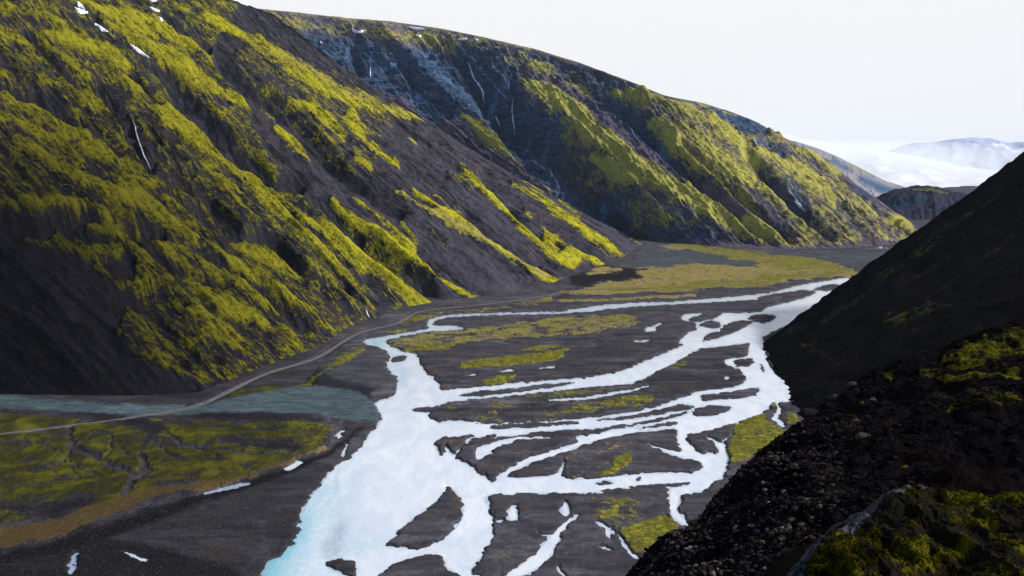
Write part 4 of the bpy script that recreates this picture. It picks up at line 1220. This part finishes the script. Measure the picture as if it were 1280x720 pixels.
# ========================================================= NEAR OUTCROP F
silF = [(930,760,12.2),(960,742,12.8),(985,722,13.4),(1000,700,14.2),(1020,682,15),(1045,662,16),(1070,646,17),(1095,630,18),(1115,616,19),(1130,609,19.6),(1145,607,20),(1160,610,20.2),(1180,613,20.4),(1205,616,20.4),(1230,616,20.2),(1260,616,20),(1290,617,19.6),(1330,618,19),(1400,622,18),(1500,628,17)]
nearF = [(880,1100,5.5),(900,1100,5.5),(920,1100,5.5),(940,1110,5.4),(960,1120,5.3),(990,1130,5.2),(1020,1140,5.2),(1050,1150,5.1),(1080,1160,5),(1110,1170,5),(1140,1180,5),(1170,1190,5),(1220,1200,4.9),(1270,1210,4.8),(1330,1220,4.8),(1390,1230,4.7),(1450,1230,4.7),(1520,1230,4.7),(1600,1230,4.6),(1700,1230,4.6)]
lines = [(at(*n_), at(*s)) for n_, s in zip(nearF, silF)]
P, U, V, TT = slope_grid(lines, 760, 520, concave=0.0, over=0.0, nover=1)
P = P[:-1]; U = U[:-1]; V = V[:-1]; TT = TT[:-1]
k = np.linspace(0, 1, 31)[1:] ** 1.7 * 16
S = np.repeat(P[-1:], 30, 0).copy()
S[..., 0] -= 0.25 * k[:, None]; S[..., 1] += 0.95 * k[:, None]; S[..., 2] -= 0.95 * k[:, None]
P = np.concatenate([P, S]); U = np.concatenate([U, np.repeat(U[-1:], 30, 0)]); V = np.concatenate([V, V[-1:] + k[:, None]]); TT = np.concatenate([TT, 1 + k / 16])
# left flank drops too
k = np.linspace(0, 1, 31)[1:][::-1] ** 1.7 * 14
S = np.repeat(P[:, :1], 30, 1).copy()
S[..., 0] -= k[None, :]; S[..., 2] -= 1.4 * k[None, :]
P = np.concatenate([S, P], 1); U = np.concatenate([U[:, :1] - k[None, :], U], 1); V = np.concatenate([np.repeat(V[:, :1], 30, 1), V], 1)
X, Y = P[..., 0], P[..., 1]
px, py = proj(P.reshape(-1, 3)); px = px.reshape(U.shape); py = py.reshape(U.shape)
mF = blur(zmap([[(1180,622,10),(1220,622,12),(1290,626,14)], [(1165,640,10),(1195,633,14),(1230,632,12)], [(1195,655,10),(1230,655,12)], [(1135,648,8),(1150,646,8)], [(1215,650,10),(1245,652,10)],
                [(1075,670,12),(1092,672,16),(1100,682,8)], [(1120,680,10),(1145,675,14),(1160,680,10)], [(1045,695,14),(1065,692,14)], [(1100,700,12),(1130,690,14),(1160,692,10)],
                [(1160,690,8),(1195,685,10),(1220,683,8)], [(1130,705,8),(1165,703,12)], [(1000,715,16),(1030,708,14)], [(1050,716,14),(1090,712,12)], [0.6,(1240,670,10),(1290,690,20)], [0.6,(1180,715,10),(1260,715,16)], [0.6,(1060,740,40),(1300,740,40)],
                [(1125,613,5),(1145,618,8)], [0.7,(1110,650,10),(1090,655,10)]]), 4)
rF = blur(zmap([[(985,726,14),(1010,698,12),(1040,674,10),(1070,650,8),(1095,632,7),(1118,617,8),(1135,609,6)], [(1150,610,6),(1172,612,5)]]), 1.2)
m_ = sample(mF, px, py); r_ = sample(rF, px, py)
f1 = fbm(X / 1.6, Y / 2.2, 3, 71); f2 = fbm(X / 0.5, Y / 0.6, 3, 72); f3 = ridged(X / 0.22, Y / 0.3, 3, 73); f4 = fbm(X / 0.06, Y / 0.06, 3, 74)
crestw = 1 - 0.55 * np.exp(-((TT - 1) / 0.04) ** 2)[:, None]
dz = (f1 - 0.5) * 0.7 + (f2 - 0.5) * 0.30 + m_ * 0.10 * (1 - r_) + (ridged(X / 0.9 + 0.5 * f2, Y / 2.2, 4, 77) - 0.5) * 0.42 * (1 - r_) + (f4 - 0.5) * 0.09
dz = dz + r_ * ((f3 - 0.5) * 0.28 + (f2 - 0.5) * 0.2)
P[..., 2] += dz * crestw
n = NT('mossy_rock')
o = n.coords()
mf = n.noise(o, 5.0, 5, 0.7)
mt = n.noise(n.coords((22, 60, 60)), 1.0, 4, 0.7)
mg = n.noise(o, 1.2, 5, 0.7)
ms = n.math('ADD', n.attr('moss'), n.math('MULTIPLY', n.math('SUBTRACT', mf, 0.5), 1.6))
ms = n.math('ADD', ms, n.math('MULTIPLY', n.math('SUBTRACT', mg, 0.5), 1.8))
mc = n.mix(n.step(n.math('ADD', mt, n.math('MULTIPLY', ms, 0.6)), 0.6, 1.15), (0.009, 0.009, 0.002), (0.11, 0.097, 0.007))
peat = n.mix(mf, (0.004, 0.004, 0.004), (0.022, 0.018, 0.012))
c = n.mix(n.step(ms, 0.25, 0.75), peat, mc)
li = n.noise(o, 9.0, 5, 0.75, 0.6)
rc = n.mix(n.step(li, 0.42, 0.62), (0.022, 0.021, 0.026), (0.10, 0.098, 0.115))
c = n.mix(n.step(n.math('ADD', n.attr('stone'), n.math('MULTIPLY', n.math('SUBTRACT', mf, 0.5), 0.5)), 0.45, 0.6), c, rc)
nb = n.bump(mf, 0.8, 0.1)
nb = n.bump(mt, 0.6, 0.03, nb)
MAT_F = n.done(c, 0.95, nb, 0.0)
nr, nc = P.shape[:2]
ctr = P[300, 400].copy()
root = empty('rock_outcrop', tuple(map(float, ctr - np.array([0, 0, 1.5]))), 'nearest dark rock outcrop cushioned with yellow-green moss and a pale lichen edge', 'rock outcrop')
rk_o = link_mesh('rock', (P - np.array(root.location)).reshape(-1, 3), grid_faces(nr, nc), MAT_F, root, attrs=dict(moss=m_.ravel(), stone=r_.ravel()))
# moss fibres
N = 400000
a = rng.integers(60, 519, N); b = rng.integers(30, nc - 1, N)
mm = m_[a, b] * (1 - r_[a, b]) + (fbm(P[a, b, 0] / 0.4, P[a, b, 1] / 0.4, 3, 76) - 0.5) * 1.6
vis = (px[a, b] > 900) & (px[a, b] < 1340) & (py[a, b] < 760)
kp = (mm > 0.45) & vis
a, b = a[kp], b[kp]
base = P[a, b] + rng.normal(0, 0.012, (len(a), 3)) * [1, 1, 0]
h = rng.uniform(0.010, 0.028, len(a)) * (0.6 + P[a, b, 1] / 20)
ang = rng.uniform(0, 2 * math.pi, len(a))
lean = np.stack([np.cos(ang), np.sin(ang), 0 * ang], 1) * h[:, None] * 0.8
sd = np.stack([-np.sin(ang), np.cos(ang), 0 * ang], 1) * h[:, None] * 0.22
V3 = np.stack([base - sd, base + sd, base + lean * 0.5 + sd * 0.7 + [0, 0, 1] * h[:, None] * 0.7, base + lean + [0, 0, 1] * h[:, None]], 1)
Fq = np.arange(len(a) * 4).reshape(-1, 4)
n = NT('moss_fibre')
mb = n.noise(n.coords(), 1.6, 5, 0.7)
c = n.mix(n.step(mb, 0.42, 0.68), (0.009, 0.009, 0.002), (0.12, 0.103, 0.007))
MAT_FIB = n.done(c, 0.9, None, 0.0)
ms_o = link_mesh('moss', (V3.reshape(-1, 3) - np.array(root.location)), Fq, MAT_FIB, root, smooth=False)
ms_o['kind'] = 'stuff'
print('fibres', len(a))


# =============================================================== BOULDERS
def boulder(name, p, size, seed, tone, label, mat=MAT_RUB, squash=0.8):
    import bmesh
    bm = bmesh.new()
    bmesh.ops.create_icosphere(bm, subdivisions=4, radius=1.0)
    r = np.random.default_rng(seed)
    planes = [(v / np.linalg.norm(v), r.uniform(0.62, 0.95)) for v in r.normal(0, 1, (9, 3))]
    sx, sy = r.uniform(0.85, 1.35), r.uniform(0.8, 1.1)
    for v in bm.verts:
        c = np.array(v.co)
        for nn, d in planes:
            e = c @ nn - d
            if e > 0:
                c = c - nn * e * 0.9
        q = c * 3
        c = c * (1 + 0.10 * (float(fbm(np.array(q[0] + q[2]), np.array(q[1] - q[2]), 3, seed)) - 0.5))
        v.co = (c[0] * size * sx, c[1] * size * sy, c[2] * size * squash)
    me = bpy.data.meshes.new(name)
    bm.to_mesh(me); bm.free()
    me.attributes.new('tone', 'FLOAT', 'POINT').data.foreach_set('value', np.full(len(me.vertices), tone, np.float32))
    me.materials.append(mat)
    o = bpy.data.objects.new(name, me)
    o.location = tuple(map(float, p))
    COL.objects.link(o)
    return tag(o, label, 'boulder')


for i, (bx, by, s, tone, lab) in enumerate([
    (1066, 482, 1.3, 0.78, 'pale boulder on the ridge crest left of the yellow moss patches'),
    (1040, 495, 1.6, 0.72, 'broad brown boulder on the ridge crest below the pale boulder'),
    (1010, 514, 1.9, 0.62, 'grey-brown boulder jutting from the ridge crest above the river bank'),
    (1071, 528, 1.0, 0.85, 'small rust-brown boulder among the dark rubble'),
    (1079, 547, 1.15, 0.85, 'larger rust-brown boulder just below the small rust-brown one'),
    (868, 655, 1.0, 0.6, 'dark boulder on the ridge edge where the river channel ends'),
    (1091, 500, 0.9, 0.8, 'tan boulder in the rubble right of the small moss tuft'),
]):
    p = on('ridge', bx, by)
    boulder('boulder', p, s * 0.62, 200 + i, tone, lab)


# ==================================================== WATERFALLS AND SNOW
def drape(name, surf, pts, mat, lift, label, cat, jag=0.35):
    """ribbon of white water or snow that follows the ground"""
    pts = np.array(pts, float)
    L = np.concatenate([[0], np.cumsum(np.hypot(*np.diff(pts[:, :2], axis=0).T))])
    q = np.arange(0, L[-1] + 0.5, 0.8)
    c = np.stack([np.interp(q, L, pts[:, i]) for i in range(3)], 1)
    d = np.gradient(c[:, :2], axis=0)
    nr_ = np.stack([-d[:, 1], d[:, 0]], 1) / (np.linalg.norm(d, axis=1)[:, None] + 1e-9)
    sname = surf
    surf = near_set(surf, c[:, 0].min(), c[:, 0].max(), c[:, 1].min(), c[:, 1].max())
    if len(surf[0]) < 8:
        print('NO SURFACE', sname, label)
        return
    rows = []
    for j, (x, y, w) in enumerate(c):
        x += (rng.random() - 0.5) * jag * w * 0.5
        ws = w * (1 + (rng.random() - 0.5) * jag * 1.6) * (0.75 if cat == 'waterfall' else 1.0) * min(1.0, 0.15 + 1.2 * min(j, len(c) - 1 - j) / (0.35 * len(c)))
        r = [on(surf, x + nr_[j, 0] * o_ * ws, y + nr_[j, 1] * o_ * ws) for o_ in (-0.5, -0.2, 0.2, 0.5)]
        to = CAM - r[1]
        to = to / np.linalg.norm(to)
        r = [rr + (to * 0.6 + np.array([0, 0, 0.8])) * lift * (0.1 if e in (0, 3) else 1.0) for e, rr in enumerate(r)]
        rows.append(r)
    V = np.array(rows)
    o = link_mesh(name, V.reshape(-1, 3), grid_faces(V.shape[0], 4), mat)
    return tag(o, label, cat)


n = NT('white_water')
MAT_FALL = n.done(n.mix(n.noise(n.coords(), 0.3, 4, 0.6), (0.50, 0.62, 0.78), (0.9, 0.92, 0.96)), 0.4, None, 0.4)
n = NT('old_snow')
sn = n.noise(n.coords(), 0.2, 4, 0.6)
MAT_SNOW = n.done(n.mix(sn, (0.72, 0.76, 0.86), (0.92, 0.93, 0.96)), 0.7, n.bump(sn, 0.4, 1.0), 0.2)
for pts, surf, lift, lab in [
    ([(163,145,.8),(168,156,1.2),(171,170,1.8),(175,182,2.2),(180,196,2.4),(185,205,1.6),(189,217,1.4)], 'hillside', 3.0, 'thin white waterfall in the black gully of the left hillside'),
    ([(585,79,1),(588,86,2),(592,98,2.2),(598,106,3),(604,116,3),(604,124,2.4),(606,129,1.4)], 'mountain', 7.0, 'bright zigzag waterfall at the head of the blue cliff bowl'),
    ([(641,123,1),(640,138,1.8),(641,150,2),(643,162,1.4),(643,170,1)], 'mountain', 7.0, 'faint straight waterfall down the banded blue cliff'),
    ([(619,146,1.2),(622,152,2),(625,158,1)], 'mountain', 7.0, 'tiny waterfall just below the zigzag waterfall'),
    ([(463,85,1.5),(463,98,1.5)], 'mountain', 7.0, 'faint bluish waterfall at the left end of the cliff bowl'),
    ([(986,240,1),(992,246,2),(996,255,2.2),(1003,262,2.2),(1006,266,1)], 'mountain', 7.0, 'small white waterfall between mossy ledges of the lower right spur'),
    ([(941,174,1),(944,178,2),(946,184,1.4)], 'mountain', 7.0, 'short waterfall under the dark cliff near the skyline notch'),
    ([(457,386,1.2),(459,391,1.6),(462,398,1.8)], 'hillside', 1.0, 'little waterfall beside the road bend at the hillside foot'),
]:
    drape('waterfall', surf, pts, MAT_FALL, lift, lab, 'waterfall')
for pts, surf, lift, lab in [
    ([(96,3,2),(101,8,4),(106,13,2)], 'hillside', 4, 'small snow patch at the very top of the left gully'),
    ([(94,11,4),(101,15,5),(110,17,2)], 'hillside', 4, 'wedge of snow just under the topmost snow patch'),
    ([(119,31,2),(128,37,3.6),(137,43,3),(144,48,1.5)], 'hillside', 4, 'long snow streak high in the left gully'),
    ([(163,57,2),(172,63,3.4),(180,69,2.6),(187,74,1)], 'hillside', 4, 'lower snow streak beside the mossy rib'),
    ([(187,0,3),(196,2,2)], 'hillside', 4, 'short snow patch at the top edge of the hillside'),
    ([(187,10,1.5),(194,13,2.6),(200,15,1.5)], 'hillside', 4, 'snow sliver below the top edge patch'),
    ([(198,22,1.5),(202,25,2.5),(207,28,1.2)], 'hillside', 4, 'snow fleck beside the dark gully head'),
    ([(256,9,2),(258,9.5,2)], 'mountain', 6, 'leftmost snow fleck on the plateau rim'),
    ([(280,14,2),(289,15,2)], 'mountain', 6, 'flat snow sliver on the plateau rim'),
    ([(440,35,1.5),(442,39,3.2),(449,40,2.6),(458,39,1.8)], 'mountain', 6, 'hook-shaped snow patch under the skyline'),
    ([(512,35,2.5),(520,36,3),(530,37,2)], 'mountain', 6, 'flat snow patch on the skyline right of the hook-shaped one'),
    ([(520,45,1.5),(527,46,2)], 'mountain', 6, 'thin snow patch just below the flat skyline patch'),
    ([(572,50,1.4),(584,49,2)], 'mountain', 6, 'thin snow line above the zigzag waterfall'),
    ([(594,49,1.5),(598,52,3)], 'mountain', 6, 'small triangular snow patch above the cliff bowl'),
    ([(367,65,1.5),(373,69,2.6),(379,74,1.5)], 'mountain', 6, 'slanting snow streak behind the hillside crest'),
    ([(400,52,1.5),(403,56,2.2)], 'mountain', 6, 'small snow fleck in the shaded bowl'),
]:
    drape('snow_patch', surf, pts, MAT_SNOW, lift, lab, 'snow patch')


# ================================================================= HOUSES
def box(name, lo, hi, mat, parent):
    x0, y0, z0 = lo; x1, y1, z1 = hi
    v = [(x0, y0, z0), (x1, y0, z0), (x1, y1, z0), (x0, y1, z0), (x0, y0, z1), (x1, y0, z1), (x1, y1, z1), (x0, y1, z1)]
    f = [(0, 3, 2, 1), (4, 5, 6, 7), (0, 1, 5, 4), (1, 2, 6, 5), (2, 3, 7, 6), (3, 0, 4, 7)]
    return link_mesh(name, v, f, mat, parent, smooth=False)


def flat(name, col, rough=0.7):
    n = NT(name)
    nn = n.noise(n.coords(), 1.5, 4, 0.6)
    return n.done(n.mix(nn, tuple(c_ * 0.85 for c_ in col), col), rough)


MW_, MR_, MG_, MD_ = flat('white_wall', (0.80, 0.80, 0.80)), flat('grey_roof', (0.10, 0.10, 0.12)), flat('window_glass', (0.03, 0.035, 0.05), 0.15), flat('red_door', (0.25, 0.06, 0.04))


def house(px_, py_, L, Wd, Hh, rot, label, nwin):
    p = ground(px_, py_, 0.0)
    r = empty('farmhouse', (p[0], p[1], 0.3), label, 'house')
    r.rotation_euler.z = rot
    gable = 0.32 * Wd
    x, y = L / 2, Wd / 2
    v = [(-x, -y, -1), (x, -y, -1), (x, y, -1), (-x, y, -1), (-x, -y, Hh), (x, -y, Hh), (x, y, Hh), (-x, y, Hh)]
    w = link_mesh('wall', v, [(0, 1, 5, 4), (1, 2, 6, 5), (2, 3, 7, 6), (3, 0, 4, 7), (4, 5, 6, 7)], MW_, r, smooth=False)
    g = Hh + gable; e = 0.4; t = 0.25
    rv_ = []
    for s in (-1, 1):
        rv_ += [(s * (x + e), -y - e, Hh - 0.15), (s * (x + e), 0, g), (s * (x + e), y + e, Hh - 0.15), (s * (x + e), 0, g + t), (s * (x + e), -y - e, Hh - 0.15 + t), (s * (x + e), y + e, Hh - 0.15 + t)]
    rf = [(0, 6, 7, 1), (1, 7, 8, 2), (4, 3, 9, 10), (3, 5, 11, 9), (0, 4, 10, 6), (2, 8, 11, 5), (0, 1, 3, 4), (1, 2, 5, 3), (6, 10, 9, 7), (7, 9, 11, 8)]
    roof = link_mesh('roof', rv_, rf, MR_, r, smooth=False)
    link_mesh('gable', [(-x, -y, Hh), (-x, y, Hh), (-x, 0, g - 0.05), (-x + 0.2, -y, Hh), (-x + 0.2, y, Hh), (-x + 0.2, 0, g - 0.05)], [(0, 1, 2, 2), (3, 5, 4, 4), (0, 2, 5, 3), (1, 4, 5, 2)], MW_, r, smooth=False)
    link_mesh('gable', [(x, -y, Hh), (x, y, Hh), (x, 0, g - 0.05), (x - 0.2, -y, Hh), (x - 0.2, y, Hh), (x - 0.2, 0, g - 0.05)], [(0, 2, 1, 1), (3, 4, 5, 5), (0, 3, 5, 2), (1, 2, 5, 4)], MW_, r, smooth=False)
    box('door', (-0.5, -y - 0.05, 0), (0.5, -y + 0.02, 2.1), MD_, r)
    for i in range(nwin):
        cx = -x + (i + 0.5) * L / nwin
        if abs(cx) < 1.2: continue
        box('window', (cx - 0.6, -y - 0.05, 1.0), (cx + 0.6, -y + 0.02, 2.2), MG_, r)
    box('chimney', (x * 0.4, -0.35, g - 0.3), (x * 0.4 + 0.7, 0.35, g + 1.0), MW_, roof)
    return r


house(1098, 311, 15, 8, 4.0, 0.15, 'long white farmhouse at the foot of the far mountain', 5)
house(1106, 311.5, 7, 6, 3.0, 0.15, 'small white shed just right of the farmhouse', 2)

# ============================================================== LIGHT, SKY
SUN_EL, SUN_AZ = R(36), R(98)       # azimuth measured from +Y towards +X
sd = np.array([math.sin(SUN_AZ) * math.cos(SUN_EL), math.cos(SUN_AZ) * math.cos(SUN_EL), math.sin(SUN_EL)])
li = bpy.data.lights.new('sun', 'SUN')
li.energy = 5.0
li.angle = R(3)
li.color = (1.0, 0.97, 0.90)
so = bpy.data.objects.new('sun', li)
from mathutils import Vector
so.rotation_euler = Vector(sd).to_track_quat('Z', 'Y').to_euler()
so.location = (0, 0, 900)
COL.objects.link(so)

wd = bpy.data.worlds.new('World')
sc.world = wd
wd.use_nodes = True
nt = wd.node_tree
nt.nodes.clear()
out = nt.nodes.new('ShaderNodeOutputWorld')
sky = nt.nodes.new('ShaderNodeTexSky')
sky.sky_type = 'NISHITA'
sky.sun_disc = False
sky.sun_elevation = SUN_EL
sky.sun_rotation = SUN_AZ
bg = nt.nodes.new('ShaderNodeBackground')
bg.inputs[1].default_value = 0.15
nt.links.new(sky.outputs[0], bg.inputs[0])
# bright cloud deck: fills the sky ahead, thins out overhead and behind
tc = nt.nodes.new('ShaderNodeTexCoord')
dot = nt.nodes.new('ShaderNodeVectorMath'); dot.operation = 'DOT_PRODUCT'
nt.links.new(tc.outputs['Generated'], dot.inputs[0])
cdir = Vector((0.25, 0.95, 0.05)).normalized()
dot.inputs[1].default_value = cdir
mr = nt.nodes.new('ShaderNodeMapRange'); mr.interpolation_type = 'SMOOTHSTEP'
nt.links.new(dot.outputs['Value'], mr.inputs[0])
mr.inputs[1].default_value = 0.35
mr.inputs[2].default_value = 0.78
cl = nt.nodes.new('ShaderNodeBackground')
cl.inputs[0].default_value = (0.965, 0.975, 1.0, 1)
cl.inputs[1].default_value = 0.96
mx = nt.nodes.new('ShaderNodeMixShader')
nt.links.new(mr.outputs[0], mx.inputs[0])
nt.links.new(bg.outputs[0], mx.inputs[1])
nt.links.new(cl.outputs[0], mx.inputs[2])
nt.links.new(mx.outputs[0], out.inputs[0])

# low mist lying over the glacier in the far gap
import bmesh
bm = bmesh.new()
bmesh.ops.create_icosphere(bm, subdivisions=4, radius=1.0)
for v in bm.verts:
    c_ = v.co.copy()
    w_ = 0.85 + 0.4 * float(fbm(np.array(c_.x * 1.7 + 5), np.array(c_.y * 1.7 + c_.z * 1.3 + 9), 3, 91))
    v.co = (c_.x * 3000 * w_, c_.y * 2600 * w_, c_.z * 330 * w_)
me = bpy.data.meshes.new('mist'); bm.to_mesh(me); bm.free()
mi = bpy.data.objects.new('mist', me); COL.objects.link(mi)
mi.location = (5500, 12800, 230)
mm_ = bpy.data.materials.new('mist'); mm_.use_nodes = True
t_ = mm_.node_tree; t_.nodes.clear()
o_ = t_.nodes.new('ShaderNodeOutputMaterial'); v_ = t_.nodes.new('ShaderNodeVolumePrincipled')
v_.inputs['Color'].default_value = (0.97, 0.98, 1.0, 1); v_.inputs['Density'].default_value = 2.2e-4
t_.links.new(v_.outputs[0], o_.inputs['Volume'])
me.materials.append(mm_)
tag(mi, 'white mist drifting over the far glacier', kind='stuff')

# haze: one closed box of thin air
lo = np.array([-30000, -3000, -60.0]); hi = np.array([40000, 34000, 1300.0])
hz = box('haze', lo, hi, None, None)
hm = bpy.data.materials.new('haze')
hm.use_nodes = True
ht = hm.node_tree; ht.nodes.clear()
ho = ht.nodes.new('ShaderNodeOutputMaterial')
hv = ht.nodes.new('ShaderNodeVolumePrincipled')
hv.inputs['Color'].default_value = (0.72, 0.85, 1.0, 1)
hv.inputs['Density'].default_value = 0.95e-5
hv.inputs['Anisotropy'].default_value = 0.0
ht.links.new(hv.outputs[0], ho.inputs['Volume'])
hz.data.materials.append(hm)
tag(hz, 'pale thin haze filling the valley air', kind='stuff')

# ================================================================= CAMERA
cam = bpy.data.cameras.new('camera')
cam.sensor_width = 36.0
cam.lens = 36.0 * F / 1280
cam.clip_start = 0.5
cam.clip_end = 90000
co = bpy.data.objects.new('camera', cam)
co.location = tuple(CAM)
co.rotation_euler = (math.pi / 2 - PITCH, 0, 0)
COL.objects.link(co)
sc.camera = co
sc.view_settings.view_transform = 'Standard'
sc.view_settings.look = 'None'
sc.view_settings.gamma = 1.0
sc.view_settings.exposure = 0.0
sc.view_settings.use_curve_mapping = False
sc.cycles.max_bounces = 5
sc.cycles.diffuse_bounces = 3
sc.cycles.glossy_bounces = 2
sc.cycles.volume_bounces = 1
